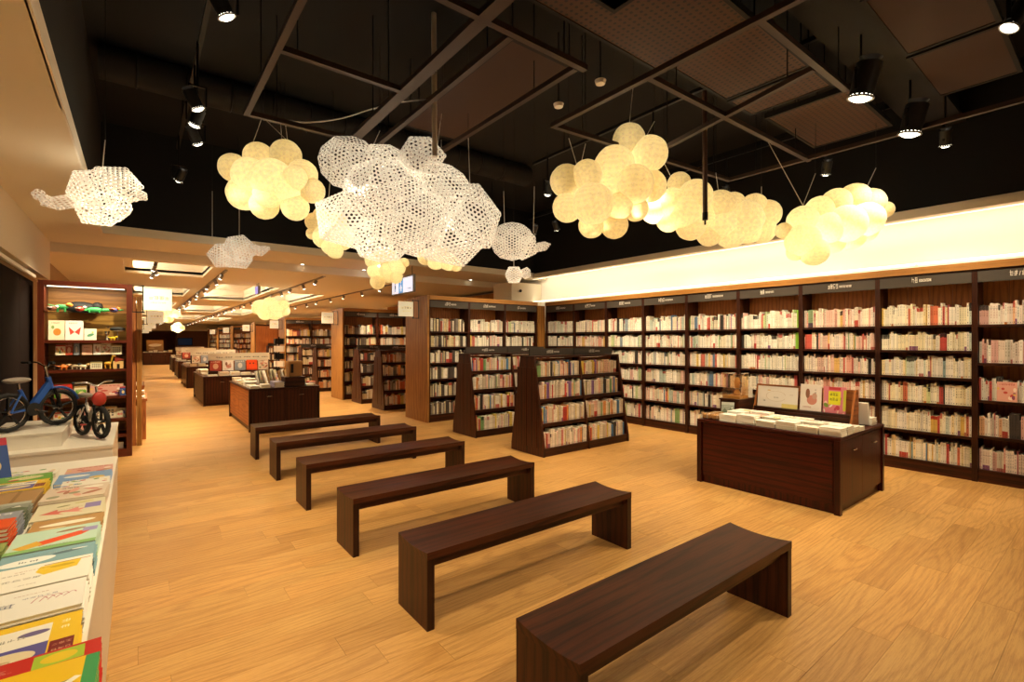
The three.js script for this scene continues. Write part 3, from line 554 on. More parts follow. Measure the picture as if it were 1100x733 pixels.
const TONES = {
  pink: [['#d9c6b8', 5], ['#e8d9cc', 5], ['#cf9f96', 2.4], ['#e9e2d6', 6], ['#b3473f', 0.6], ['#9a4a50', 0.6], ['#d8b54a', 0.5], ['#3c3430', 0.6], ['#c9bfb0', 4], ['#d7a47c', 1]],
  cream: [['#ece2cb', 9], ['#e6d8b4', 5], ['#e6cfa0', 2], ['#d9b058', 0.7], ['#cf6f4c', 0.7], ['#e7ddd0', 7], ['#c3c9bc', 1.6], ['#8fa8aa', 0.6], ['#5f7896', 0.3], ['#b8453c', 0.5], ['#cfd29c', 0.7], ['#3a332e', 0.5]],
  red: [['#e8d8cc', 7], ['#dca090', 2.4], ['#cc5c4e', 1.1], ['#ecdfc8', 6], ['#e0b8a8', 3], ['#e0b468', 0.7], ['#8aa27a', 0.5], ['#2f2a28', 0.4]],
  mixed: [['#ece4d6', 10], ['#d9cdb8', 5], ['#c66a5a', 0.8], ['#7f9f68', 0.7], ['#66809f', 0.6], ['#dfbc64', 0.6], ['#8f6a8f', 0.3], ['#3a3431', 0.7], ['#b3beb4', 2], ['#e0bcae', 2]],
  pale: [['#efe8da', 11], ['#e3dac8', 7], ['#cfd3c4', 2], ['#d9b3aa', 1.2], ['#c0cb9a', 0.8], ['#8c9aa6', 0.5], ['#c0504a', 0.4], ['#3a3431', 0.5]],
  dark: [['#4a3f38', 3], ['#e8dfce', 6], ['#6a5a4e', 3], ['#c9b48a', 3], ['#a8503f', 1], ['#8a8078', 2], ['#d8c7a0', 3]],
  warm: [['#e6d6c2', 6], ['#c4643f', 1.6], ['#d99a62', 1.6], ['#9f9892', 2], ['#6a625c', 1.6], ['#d9bc68', 1], ['#e0c8b0', 4], ['#8a4038', 0.8]],
  bright: [['#ece2d2', 8], ['#e0c662', 1.8], ['#c9483c', 1.2], ['#5a86b4', 0.9], ['#e09a58', 1], ['#7aa46a', 0.6], ['#8a649e', 0.5], ['#3a3431', 0.6], ['#d9c8b0', 4], ['#e8c0b2', 2.4]],
};
// the long run on the white wall: one unit every 0.885 m, numbered from the near end
const run = [['dark bookcase headed for crafts with five tall shelves and a propped pink book', LV5, 0, 'pink', 'crafts'], ['dark bookcase headed EDUCATION with six full shelves of cream paperbacks', LV6, 1, 'cream', 'education'],
  ['dark bookcase next to the EDUCATION one, rows of reddish paperbacks on its upper shelf', LV6, 2, 'red', 'psychology'], ['dark bookcase two along from the EDUCATION one, ending in a lime green book', LV6, 3, 'pale', 'health'], ['dark bookcase three along from the EDUCATION one, behind the clear display box', LV6, 4, 'mixed', 'hobby'],
  ['dark bookcase four along from the EDUCATION one', LV6, 5, 'mixed', 'lifestyle'], ['dark bookcase three from the oak corner on the white wall', LV6, 6, 'pale', 'travel'], ['dark bookcase two from the oak corner on the white wall', LV6, 7, 'red', 'food'], ['dark bookcase beside the oak corner on the white wall', LV6, 8, 'pale', 'garden']];
run.forEach(([l, lv, h, tone, s], k) => bookcase(l, [7.3, 0, -1.08 - k * 0.885], -Math.PI / 2, 0.885, lv, h, tone, { shortName: s }));
bookcase('dark bookcase beyond the crafts one towards the shop front', [7.3, 0, -0.195], -Math.PI / 2, 0.885, LV5, 9, 'pink', { shortName: 'end' });
// across the far end of the reading area
[['dark bookcase beside the oak end wall with upright black volumes', 0, 'dark'], ['middle dark bookcase of the three across the back of the reading area', 1, 'mixed'], ['dark bookcase beside the oak corner across the back of the reading area', 2, 'pale']].forEach(([l, k, tone]) => bookcase(l, [4.38 + k * 0.9, 0, -8.2], 0, 0.9, LV6, 10 + k, tone, { shortName: 'back' }));
// oak carcass ends: two boards and a slim groove each
function oakEnd(label, x, z0, z1, width = 3, h = 2.42) {
  const t = thing('oak_partition', label, 'partition', [x, 0, z0]);
  const l = Math.abs(z1 - z0), a = l * 0.58;
  part(t, 'core', bx(width, h - 0.06, l - 0.42, width / 2 + 0.03, (h - 0.06) / 2, -0.42 - (l - 0.42) / 2, 'y'), M.panel);
  part(t, 'end_board', bx(0.04, h, a, 0.02, h / 2, -a / 2, 'y'), M.panel); part(t, 'end_board', bx(0.03, h - 0.02, l - a - 0.012, 0.025, h / 2 - 0.01, -a - 0.012 - (l - a - 0.012) / 2, 'y', [0.7, 0.4]), M.panel);
  return t;
}
oakEnd('oak partition end behind the row of benches', 4.335, -8.19, -9.15, 2.3);
part(thing('oak_corner_post', 'oak corner post where the two bookcase runs meet', 'post', [7.2, 0, -8.4]), 'post', bx(0.2, 2.34, 0.42, 0, 1.17, 0, 'y'), M.panel);
// aisles off the corridor: oak end and bookcases facing the camera
const aisles = [[-12.75, 4.26, 'dark', 'warm', 'second'], [-19.2, 4.3, 'warm', 'dark', 'third'], [-25, 4.3, '', '', 'fourth'], [-31.4, 4.3, 'warm', 'mixed', 'fifth'], [-37.6, 4.3, 'mixed', 'warm', 'sixth'], [-43, 4.3, 'dark', 'dark', 'last']];
aisles.forEach(([z, x, t1, t2, nm], k) => {
  oakEnd(`oak partition end, ${nm} along the corridor`, x, z + 0.01, z - 0.95, 3);
  if (t1) for (let j = 0; j < (k ? 2 : 3); j++) bookcase(`dark bookcase ${['next to', 'one along from', 'two along from'][j]} the ${nm} oak partition on the corridor`, [x + 0.045 + j * 0.92, 0, z], 0, 0.92, LV6, 13 + (k * 3 + j) % 11, j % 2 ? t2 : t1, { far: true, shortName: nm + ' aisle', cornice: true });
  else { const t = thing('wall_cabinet', 'tall plain brown cabinet beside the fourth oak partition', 'cabinet', [x + 0.045, 0, z]); part(t, 'carcass', bx(1.9, 2.34, 0.4, 0.95, 1.17, -0.2, 'y'), M.wenge); for (const j of [0, 1]) part(t, 'door', bx(0.92, 2.1, 0.02, 0.48 + j * 0.94, 1.2, 0.01, 'y'), M.back); }
});
// ================================================================ LOW TWO-SIDED RACKS
function lowRack(label, x, z, bays, tone, heads, shortName, far = false) {
  const t = thing('low_bookrack', label, 'bookrack', [x, 0, z]), H = 1.33, D = 0.7, top = 0.3, W = 0.865 * bays + 0.03, lv = [0.11, 0.435, 0.76, 1.06];
  const prof = new THREE.Shape(); prof.moveTo(-D / 2, 0); prof.lineTo(D / 2, 0); prof.lineTo(D / 2, 0.1); prof.lineTo(top / 2, H); prof.lineTo(-top / 2, H); prof.lineTo(-D / 2, 0.1); prof.closePath();
  const end = new THREE.ExtrudeGeometry(prof, { depth: 0.03, bevelEnabled: false }); end.rotateY(Math.PI / 2);
  { const p = end.attributes.position, uv = end.attributes.uv; for (let i = 0; i < p.count; i++) uv.setXY(i, p.getY(i), p.getZ(i)); }
  for (let k = 0; k <= bays; k++) part(t, 'end_panel', end, M.wenge, [k * 0.865, 0, 0]);
  for (const s of [-0.5, 0.5]) part(t, 'groove_board', bx(0.006, H - 0.25, 0.2, -0.003, H / 2 - 0.02, s * 0.22, 'y'), M.wenge);
  part(t, 'spine_board', bx(W - 0.06, H - 0.05, 0.02, W / 2, H / 2, 0), M.back);
  part(t, 'cap', bx(W, 0.025, top, W / 2, H, 0), M.wenge);
  for (let b = 0; b < bays; b++) {
    const x0 = b * 0.865 + 0.03, w = 0.835;
    for (const y of lv) {
      const half = D / 2 - (D - top) / 2 * Math.max(0, (y - 0.1) / (H - 0.1));
      part(t, 'shelf', geo(`g${y}`, () => bx(w, 0.045, half * 2 - 0.02, w / 2, -0.0225, 0)), M.wenge, [x0, y, 0]);
      SHELVES.push({ t, y, x0: x0 + 0.005, x1: x0 + w - 0.005, z: half - 0.03, hmax: (y > 1 ? 0.27 : 0.29) - 0.045, tone, row: 4 - lv.indexOf(y), fullness: 1, shortName, far, maxd: 0.13 });
    }
    part(t, 'plinth', geo('gp', () => bx(w, 0.07, 0.02, w / 2, 0.035, D / 2 - 0.025)), M.wenge, [x0, 0, 0]);
    const hd = part(t, 'header', geo('gh', () => bx(0.85, 0.1, 0.02, 0.4175, H + 0.065, 0.02)), M.signDark, [x0, 0, 0]);
    part(hd, 'lettering', geo('gl' + heads, () => signFace(0.84, 0.09, heads + b)), M.head, [0.4175, H + 0.065, 0.0315], null, 'pale block lettering on a grey strip');
  }
  return t;
}
lowRack('dark low tapered bookrack standing nearest the benches', 4.26, -5.15, 2, 'bright', 14, 'tapered rack by the benches');
lowRack('dark low tapered bookrack in front of the back bookcases', 4.26, -6.78, 2, 'bright', 17, 'tapered rack by the back');
lowRack('dark low tapered bookrack just past the first oak partition', 4.34, -10.58, 2, 'warm', 19, 'rack past the first partition', true);
lowRack('dark low tapered bookrack before the second oak partition', 4.36, -12.0, 2, 'dark', 21, 'rack before the second partition', true);
lowRack('dark low tapered bookrack past the second oak partition', 4.36, -15.6, 1, 'warm', 19, 'rack past the second partition', true);
lowRack('dark low tapered bookrack before the third oak partition', 4.36, -17.3, 1, 'dark', 21, 'rack before the third partition', true);
lowRack('dark low tapered bookrack past the third oak partition', 4.36, -22.5, 1, 'dark', 19, 'rack past the third partition', true);
// ================================================================ BOOKS ON SHELVES
const spineAtlas = canvasTex(1024, 1024, (g) => {
  let s = 5; const q = () => { s = (s * 16807) % 2147483647; return s / 2147483647; };
  g.fillStyle = '#fff'; g.fillRect(0, 0, 1024, 1024);
  for (let j = 0; j < 4; j++) for (let i = 0; i < 16; i++) {
    const x = i * 64, y = j * 256, k = j * 16 + i; if (k === 0) continue;       // cell 0 stays plain
    if (q() < 0.22) { g.fillStyle = pickQ(q, ['#c9483c', '#3f6fa8', '#e0b63c', '#5f9a58', '#333', '#c77', '#8a5aa0', '#e0873a']); const h = 20 + q() * 70, top = q() < 0.3; g.fillRect(x, top ? y : y + 256 - h, 64, h); }
    if (q() < 0.2) { g.fillStyle = 'rgba(0,0,0,0.18)'; g.fillRect(x, y + 20 + q() * 60, 64, 10); }
    g.fillStyle = q() < 0.25 ? '#4a423c' : pickQ(q, ['#a89c8e', '#8a7f74', '#b5a89a', '#c08a80', '#8a94a8', '#a88f74']);
    const n = 3 + Math.floor(q() * 5), sz = 22 + q() * 12; let yy = y + 40 + q() * 20;
    for (let c = 0; c < n && yy < y + 200; c++, yy += sz + 3) glyphs(g, x + 32 - sz / 2, yy, sz, 1, 17 + k * 31 + c * 7);
    g.fillRect(x + 22, y + 226, 20, 14);
  }
});
function pickQ(q, a) { return a[Math.floor(q() * a.length) % a.length]; }
M.spine = std({ map: spineAtlas, vertexColors: true, roughness: 0.55 });
const PAGE = new THREE.Color(0xf1e8d4);
function bookGeo(color, cell) { // unit book: spine at z=0 facing +z, x centred, y 0..1, back to z=-1
  const g = new THREE.BoxGeometry(1, 1, 1).translate(0, 0.5, -0.5), n = g.attributes.normal, uv = g.attributes.uv, c = new Float32Array(n.count * 3);
  for (let i = 0; i < n.count; i++) {
    const spine = n.getZ(i) > 0.5, edge = Math.abs(n.getY(i)) > 0.5 || n.getZ(i) < -0.5, col = edge ? PAGE : color;
    c.set([col.r, col.g, col.b], i * 3);
    const k = spine ? cell : 0, cx = k % 16, cy = Math.floor(k / 16);
    if (spine) uv.setXY(i, (cx + 0.03 + 0.94 * uv.getX(i)) / 16, 1 - (cy + 1 - 0.01 - 0.98 * uv.getY(i)) / 4); else uv.setXY(i, 0.5 / 16, 1 - 0.5 / 4);
  }
  g.setAttribute('color', new THREE.BufferAttribute(c, 3)); return g;
}
const colorName = (c) => { const h = {}; c.getHSL(h); if (h.l < 0.22) return 'black'; if (h.s < 0.12) return h.l > 0.7 ? 'white' : 'grey'; const d = h.h * 360; if (h.l > 0.78) return d < 30 ? 'pale pink' : 'cream'; if (d < 18 || d > 340) return h.l > 0.6 ? 'pink' : 'red'; if (d < 36) return h.l > 0.62 ? 'tan' : 'orange'; if (d < 62) return 'yellow'; if (d < 160) return 'green'; if (d < 250) return 'blue'; return 'purple'; };
{
  reseed(9001);
  scene.updateMatrixWorld(true);
  const nth = ['top', 'second', 'third', 'fourth', 'fifth', 'sixth'];
  for (const s of SHELVES) { const c = V((s.x0 + s.x1) / 2, s.y, s.z).applyMatrix4(s.t.matrixWorld); s.d = c.x * SY - c.z * CY; s.u = 550 + FOC * (c.x * CY + c.z * SY) / s.d; }
  SHELVES.sort((a, b) => (a.u > 1135 ? 99 : a.d) - (b.u > 1135 ? 99 : b.d));
  let singles = 0; const rest = [], cache = new Map();
  for (const s of SHELVES) {
    const total = TONES[s.tone].reduce((a, c) => a + c[1], 0), books = []; let x = s.x0;
    let runCol = null, runH = 0, runLeft = 0, runCell = 1;
    const xEnd = s.x1 - (rnd() < 0.25 ? rr(0.01, 0.06) : 0);
    while (x < xEnd - 0.01) {
      if (runLeft <= 0) { let r = rnd() * total, k = 0; while ((r -= TONES[s.tone][k][1]) > 0 && k < TONES[s.tone].length - 1) k++; runCol = new THREE.Color(TONES[s.tone][k][0]); runH = rr(0.62, 0.84) * Math.min(s.hmax, 0.262) / 0.84; runLeft = rnd() < 0.3 ? 2 + Math.floor(rnd() * 3) : 1; runCell = 1 + Math.floor(rnd() * 63); }
      const w = Math.min((s.far ? 1.6 : 1) * rr(0.009, 0.025), xEnd - x), h = Math.min(runH + rr(-0.006, 0.006), s.hmax);
      if (w < 0.007) break;
      books.push({ x: x + w / 2, w: w - 0.0008, h, d: Math.min(rr(0.13, 0.16), s.maxd || 1), c: runCol.clone().multiplyScalar(pick([0.78, 0.9, 1, 1.04])), cell: runCell, in: rr(0, 0.012), lean: 0 });
      x += w; runLeft--;
    }
    if (s.shortName === 'health' && s.row <= 2 && !s.far) for (const b of books.slice(-2)) { b.c = new THREE.Color('#8fc43a'); b.cell = 0; b.h = Math.min(s.hmax, 0.25); }
    const single = s.u < 1110 && s.d < 9 && singles + books.length <= 300; if (single) singles += books.length;
    for (const b of books) {
      const loc = new THREE.Matrix4().makeTranslation(b.x, s.y + 0.0005, s.z - b.in).scale(V(b.w, b.h, b.d)).premultiply(s.t.matrixWorld);
      if (single) {
        const key = b.c.getHexString() + b.cell; if (!cache.has(key)) cache.set(key, bookGeo(b.c, b.cell));
        const m = part(scene, 'shelved_paperback', cache.get(key), M.spine); m.applyMatrix4(loc);
        const where = s.shortName.includes('rack') ? `${nth[s.row - 1]} shelf of the ${s.shortName}` : `${nth[s.row - 1]} shelf down of the ${s.shortName} bookcase`;
        tag(m, `${b.h > 0.2 ? 'tall' : 'short'} ${b.w > 0.019 ? 'thick' : b.w < 0.013 ? 'thin' : 'medium'} ${colorName(b.c)} paperback on the ${where}`, 'book', `paperbacks on the ${where}`);
      } else { const g = bookGeo(b.c, b.cell); g.applyMatrix4(loc); rest.push(g); }
    }
  }
  const m = part(scene, 'shelved_books', merge(rest), M.spine);
  tag(m, 'rows of paperbacks filling the remaining bookcases and racks', 'books', null, 'stuff');
  console.log('single books', singles, 'rest', rest.length);
}
// ================================================================ BOOK COVERS (flat print)
const CV = 6, CELL = 340;
const coverNames = [];
const coverAtlas = canvasTex(2048, 2048, (g) => {
  let s = 99; const q = () => { s = (s * 16807) % 2147483647; return s / 2147483647; };
  const cell = (k, name, bg, draw) => { coverNames[k] = name; g.save(); g.translate((k % CV) * CELL, Math.floor(k / CV) * CELL); g.beginPath(); g.rect(0, 0, CELL, CELL); g.clip(); g.fillStyle = bg; g.fillRect(0, 0, CELL, CELL); draw(); if (k < 17) { g.globalAlpha = 0.55; for (let i = 0; i < 3; i++) { g.fillStyle = ['#4a4038', '#f6f0e0', '#8a5a48'][(k + i) % 3]; glyphs(g, 18 + q() * 150, 30 + q() * 290, 9 + q() * 6, 5 + Math.floor(q() * 6), 300 + k * 9 + i); } g.globalAlpha = 1; } g.restore(); };
  g.fillStyle = '#ffffff'; g.fillRect(0, 0, 2048, 2048);
  const R = (c, x, y, w, h) => { g.fillStyle = c; g.fillRect(x, y, w, h); };
  const E = (c, x, y, a, b, r = 0) => { g.fillStyle = c; g.beginPath(); g.ellipse(x, y, a, b, r, 0, 7); g.fill(); };
  const P = (c, ...p) => { g.fillStyle = c; g.beginPath(); g.moveTo(p[0], p[1]); for (let i = 2; i < p.length; i += 2) g.lineTo(p[i], p[i + 1]); g.closePath(); g.fill(); };
  const G = (c, x, y, sz, n, sd) => { g.fillStyle = c; glyphs(g, x, y, sz, n, sd); };
  cell(0, 'yellow book with violet dish picture', '#efc62c', () => { R('#f4efe2', 22, 40, 250, 110); E('#6d9a3f', 95, 78, 40, 14, -0.2); E('#6b5f8f', 80, 112, 34, 18); E('#6b5f8f', 235, 82, 34, 14); G('#8a8578', 140, 100, 18, 4, 5); R('#5d57a0', 60, 150, 212, 150); E('#e9d9b2', 160, 214, 92, 44, -0.15); E('#c9b184', 165, 220, 40, 14, -0.1); R('#7a1a1c', 276, 160, 52, 110); G('#e8c9a0', 282, 190, 13, 3, 6); G('#e8c9a0', 282, 220, 13, 3, 7); G('#e8c9a0', 282, 250, 13, 3, 8); G('#fff6d8', 292, 60, 22, 1, 9); G('#fff6d8', 292, 96, 22, 1, 11); });
  cell(1, 'yellow magazine with red strip and boat', '#f0c41e', () => { R('#dd4a22', 120, 0, 52, 340); for (let i = 0; i < 6; i++) { G('#f6d46a', 128, 48 + i * 54, 34, 1, 20 + i); G('#5f5a30', 30, 60 + i * 50, 22, 2, 30 + i); } P('#8a8a86', 190, 150, 300, 120, 285, 180, 215, 195); P('#f2eee4', 235, 205, 300, 110, 312, 120, 250, 220); P('#6a6a70', 200, 140, 250, 115, 262, 132, 215, 152); R('#3f9a58', 312, 0, 28, 340); });
  cell(2, 'white book with brush writing', '#efece4', () => { G('#6f7488', 50, 190, 44, 2, 41); G('#9a96a8', 160, 130, 18, 5, 42); g.strokeStyle = '#c08a90'; g.lineWidth = 4; for (let i = 0; i < 5; i++) { g.beginPath(); g.moveTo(190 + i * 22, 190); g.quadraticCurveTo(210 + i * 24, 90 + i * 8, 232 + i * 20, 170); g.stroke(); } });
  cell(3, 'white book with yellow patch', '#f1ede2', () => { P('#e9c636', 170, 60, 300, 40, 290, 150, 190, 190, 160, 130); E('#c8a626', 240, 95, 40, 18); G('#8f8a80', 40, 210, 26, 5, 51); R('#b58a50', 180, 40, 150, 10); G('#a09a90', 40, 120, 16, 5, 52); });
  cell(4, 'blue grey book with white oval', '#7fa7b2', () => { E('#eef0ea', 100, 180, 100, 60, -0.2); G('#4a5560', 70, 200, 34, 2, 61); E('#54707c', 240, 110, 60, 26, -0.3); E('#dfe6e2', 280, 90, 30, 12); R('#5d8492', 0, 290, 340, 50); });
  cell(5, 'mint book with orange rocket', '#b9d6c4', () => { P('#e2521f', 70, 220, 250, 120, 320, 110, 270, 190, 120, 270); P('#d9a93a', 20, 250, 100, 180, 130, 250, 60, 300); E('#8f6a3c', 220, 70, 60, 16, -0.2); R('#9a92c0', 270, 70, 60, 70); R('#7fae6a', 0, 290, 340, 50); });
  cell(6, 'beige book with pink arrows', '#d8cfb0', () => { P('#d0685a', 30, 220, 110, 150, 110, 190, 160, 190, 120, 235, 150, 270); P('#d98478', 130, 220, 210, 150, 210, 190, 250, 190, 215, 235, 240, 270); E('#8a8a52', 130, 90, 34, 14, -0.3); R('#8577b0', 240, 90, 80, 110); E('#b5ab4a', 230, 50, 50, 12, -0.2); });
  cell(7, 'tan book with cream oval', '#b48a52', () => { E('#efe6d0', 170, 150, 130, 42, -0.05); E('#d6bd8c', 110, 240, 60, 20); R('#8a6233', 0, 300, 340, 40); });
  cell(8, 'pink and brown storybook', '#dcc9b4', () => { for (let i = 0; i < 9; i++) E(['#c9786a', '#a8623f', '#e0a08a', '#8f8f6a', '#f0e6d6'][i % 5], 40 + q() * 260, 60 + q() * 220, 20 + q() * 50, 14 + q() * 24, q() * 3); G('#6a4a3a', 40, 60, 30, 4, 81); });
  cell(9, 'olive green landscape book', '#8a9a58', () => { P('#5f6f34', 0, 340, 0, 200, 120, 120, 230, 220, 340, 150, 340, 340); E('#c9a05a', 250, 90, 50, 34); R('#a8c23a', 0, 300, 340, 40); G('#efe9d0', 40, 70, 28, 4, 91); });
  cell(10, 'red book with green square', '#c8281e', () => { R('#a9c83a', 190, 20, 110, 110); E('#e8c92a', 245, 75, 40, 40); P('#f4ede4', 90, 300, 120, 170, 150, 300); E('#f4ede4', 120, 150, 22, 22); G('#f0b0a0', 40, 90, 30, 3, 95); });
  cell(11, 'grey green photo book', '#8f9488', () => { P('#5f6a52', 0, 250, 90, 150, 170, 230, 260, 120, 340, 220, 340, 340, 0, 340); R('#b5b8ac', 0, 0, 340, 70); P('#e6e6de', 250, 150, 290, 120, 300, 160); });
  cell(12, 'salmon pink paperback', '#e9b49a', () => { G('#b06a52', 60, 110, 44, 4, 101); E('#d98a6c', 190, 220, 80, 30); });
  cell(13, 'sky blue picture book', '#7fa8d8', () => { E('#f2f2ee', 120, 120, 80, 40); E('#e0c060', 250, 230, 50, 50); G('#2f4a80', 50, 270, 34, 5, 105); });
  cell(14, 'leaf green picture book', '#6fae3f', () => { R('#2f5f2a', 0, 270, 340, 70); E('#e9e2a8', 190, 140, 100, 60, -0.2); E('#c94a3a', 120, 180, 34, 24); G('#f4f0dc', 60, 70, 32, 5, 111); });
  cell(15, 'white book with scattered flowers', '#efe8da', () => { for (let i = 0; i < 16; i++) E(['#c9685a', '#6f9a58', '#d9b84a', '#7a8fb8', '#d9a0a0'][i % 5], 20 + q() * 300, 20 + q() * 300, 10 + q() * 22, 8 + q() * 16, q() * 3); });
  cell(16, 'orange red book', '#d8531f', () => { G('#f4d0a0', 60, 130, 50, 3, 121); R('#b83f14', 0, 280, 340, 60); });
  cell(17, 'plain white paperback', '#f4f0e6', () => { G('#a8a094', 90, 110, 26, 5, 131); R('#d8d0c0', 60, 200, 220, 3); });
  cell(18, 'lilac and grey book', '#a39ab4', () => { R('#5f5a78', 0, 220, 340, 120); G('#e6e2ee', 50, 110, 40, 4, 141); });
  cell(19, 'white card with thin ring', '#f3ebe2', () => { g.strokeStyle = '#c9b49a'; g.lineWidth = 3; g.beginPath(); g.arc(160, 160, 82, 0.4, 6); g.stroke(); G('#8a7f74', 140, 190, 20, 2, 151); G('#6a625a', 50, 250, 22, 1, 152); E('#d8b070', 100, 70, 14, 8); R('#ecdc8a', 210, 270, 130, 70); G('#b09a8a', 270, 130, 15, 2, 153); });
  cell(20, 'white magazine with pink photo', '#f2e6de', () => { E('#d08878', 190, 200, 80, 60); E('#8f5f4a', 120, 120, 34, 60); E('#c9a090', 230, 150, 40, 40); G('#4a3f3a', 230, 80, 26, 1, 161); G('#4a3f3a', 230, 120, 26, 1, 162); G('#b06a60', 50, 300, 20, 6, 163); });
  cell(21, 'pink magazine with yellow title', '#d97f8c', () => { for (let i = 0; i < 12; i++) E(['#c23f50', '#f0c8b8', '#7f9a3a', '#f4ece0'][i % 4], q() * 340, 140 + q() * 200, 14 + q() * 26, 10 + q() * 18, q() * 3); R('#e2dc2c', 80, 60, 180, 170); G('#5f6a2a', 100, 120, 38, 3, 171); G('#5f6a2a', 100, 180, 38, 3, 172); R('#c93a44', 80, 10, 180, 34); R('#c7c23a', 300, 40, 40, 260); });
  cell(22, 'brick red magazine', '#b2442f', () => { E('#e0b090', 170, 190, 80, 90); G('#f4e0cc', 40, 70, 46, 5, 181); });
  cell(23, 'grey photo magazine', '#8f94a0', () => { E('#d9d0c8', 170, 180, 70, 90); G('#f4f0ea', 40, 70, 46, 5, 191); });
  cell(24, 'orange book with two dark dots', '#f0521c', () => { E('#5a1a0a', 110, 120, 26, 26); E('#5a1a0a', 220, 120, 26, 26); R('#d8430f', 0, 290, 340, 50); });
  cell(25, 'navy book with red corner', '#35508f', () => { R('#b83040', 0, 0, 340, 60); E('#e0c890', 200, 210, 80, 60); G('#e6e6f0', 50, 130, 30, 4, 195); });
  cell(26, 'kraft brown notebook', '#b08a5a', () => { R('#94703f', 150, 0, 30, 340); });
  cell(27, 'pale framed print of an animal', '#f0e6cc', () => { E('#d08a3a', 180, 200, 80, 60); E('#8fae6a', 90, 120, 30, 30); G('#8a7a5a', 60, 60, 26, 6, 201); });
  cell(28, 'pale framed print of a red butterfly', '#f4eeea', () => { P('#d8483a', 170, 200, 60, 110, 90, 250); P('#d8483a', 170, 200, 290, 110, 260, 250); G('#8a8078', 60, 60, 26, 6, 203); });
  cell(29, 'pale framed print of a leaf', '#e6ecdc', () => { E('#5f9a7a', 170, 190, 100, 40, -0.3); E('#b5c24a', 230, 110, 30, 20); });
  cell(30, 'toy box with orange cartoon blocks', '#e9d8bc', () => { for (let i = 0; i < 6; i++) R(['#d85a2a', '#e0b030', '#4f8a5a', '#b83a3a'][i % 4], 20 + i * 52, 90 + (i % 3) * 50, 46, 90); R('#c23a2a', 0, 0, 340, 50); });
  cell(31, 'toy box in red and green stripes', '#c8321f', () => { R('#5f9a2f', 0, 230, 340, 110); R('#e8b83a', 0, 190, 340, 40); G('#f4d8a0', 90, 130, 60, 2, 211); });
  cell(32, 'pink game box', '#e2a898', () => { for (let i = 0; i < 10; i++) E(['#c9483c', '#f4e0d0', '#8a4a6a', '#e8c060'][i % 4], q() * 340, 60 + q() * 240, 16 + q() * 22, 16 + q() * 22); G('#b02f2f', 40, 60, 34, 7, 221); });
  cell(33, 'pale game box with a dark grid', '#e6dcc0', () => { for (let i = 0; i < 5; i++) for (let j = 0; j < 3; j++) R('#4a4038', 50 + i * 52, 90 + j * 70, 30, 40); R('#b88a3a', 0, 0, 340, 40); });
  cell(34, 'cream header board', '#e4dccb', () => { G('#4a423a', 40, 200, 44, 6, 231); });
  cell(35, 'light board', '#f7f1dc', () => { G('#7a7468', 60, 170, 56, 4, 241); G('#a09a8c', 80, 230, 24, 7, 243); });
});
M.cover = std({ map: coverAtlas, vertexColors: true, roughness: 0.42 });
const cellColor = ['#efc62c', '#f0c41e', '#efece4', '#f1ede2', '#7fa7b2', '#b9d6c4', '#d8cfb0', '#b48a52', '#dcc9b4', '#8a9a58', '#c8281e', '#8f9488', '#e9b49a', '#7fa8d8', '#6fae3f', '#efe8da', '#d8531f', '#f4f0e6', '#a39ab4', '#f3ebe2', '#f2e6de', '#d97f8c', '#b2442f', '#8f94a0', '#f0521c', '#35508f', '#b08a5a', '#f0e6cc', '#f4eeea', '#e6ecdc', '#e9d8bc', '#c8321f', '#e2a898', '#e6dcc0', '#e4dccb', '#f7f1dc'];
// point every uv of a geometry at the cell's blank white texel, then lay the print on faces looking along n
function coverUV(g, cell, axis, sign, flat) {
  const n = g.attributes.normal, uv = g.attributes.uv, col = new Float32Array(n.count * 3), base = new THREE.Color(cellColor[cell]), cx = cell % CV, cy = Math.floor(cell / CV);
  const k = CELL / 2048;
  for (let i = 0; i < n.count; i++) {
    const on = n.getComponent(i, axis) === undefined ? 0 : n.getComponent(i, axis) * sign > 0.5;
    if (on) { uv.setXY(i, (cx + 0.01 + 0.98 * uv.getX(i)) * k, 1 - (cy + 1 - 0.01 - 0.98 * uv.getY(i)) * k); col.set([1, 1, 1], i * 3); }
    else { uv.setXY(i, 2044 / 2048, 0.5 / 2048); const c = flat || base; col.set([c.r, c.g, c.b], i * 3); }
  }
  g.setAttribute('color', new THREE.BufferAttribute(col, 3)); return g;
}
const bookCache = new Map();
// a book lying flat: print up, width along x, length along z
function flatBook(w, l, t, cell) {
  const key = [w, l, t, cell].join();
  if (!bookCache.has(key)) {
    const b = 0.0022;
    const top = coverUV(new THREE.BoxGeometry(w, b, l).translate(0, t - b / 2, 0), cell, 1, 1);
    const oth = [new THREE.BoxGeometry(w, b, l).translate(0, b / 2, 0), new THREE.BoxGeometry(b, t, l).translate(-w / 2 - b / 2, t / 2, 0)].map((g) => coverUV(g, cell, 1, 5));
    bookCache.set(key, [merge([top, ...oth]), new THREE.BoxGeometry(w - 0.006, t - 2 * b, l - 0.006).translate(-0.002, t / 2, 0)]);
  }
  return bookCache.get(key);
}
function addBook(name, w, l, t, cell, pos, rot, label, group) {
  const [c, p] = flatBook(w, l, t, cell), o = thing(name, label, 'book', pos, rot, group);
  part(o, 'cover', c, M.cover); part(o, 'pages', p, M.page); return o;
}
function stack(name, x, y, z, w, l, t, n, cell, where, group, rot = 0) {
  for (let k = 0; k < n; k++) addBook(name, w, l, t, cell, [x + rr(-0.003, 0.003), y + k * (t + 0.0006), z + rr(-0.003, 0.003)], rot + rr(-0.02, 0.02), k === n - 1 ? `${coverNames[cell]} topping its stack ${where}` : `${coverNames[cell]}, lower copy ${where}`, group);
  return y + n * (t + 0.0006);
}
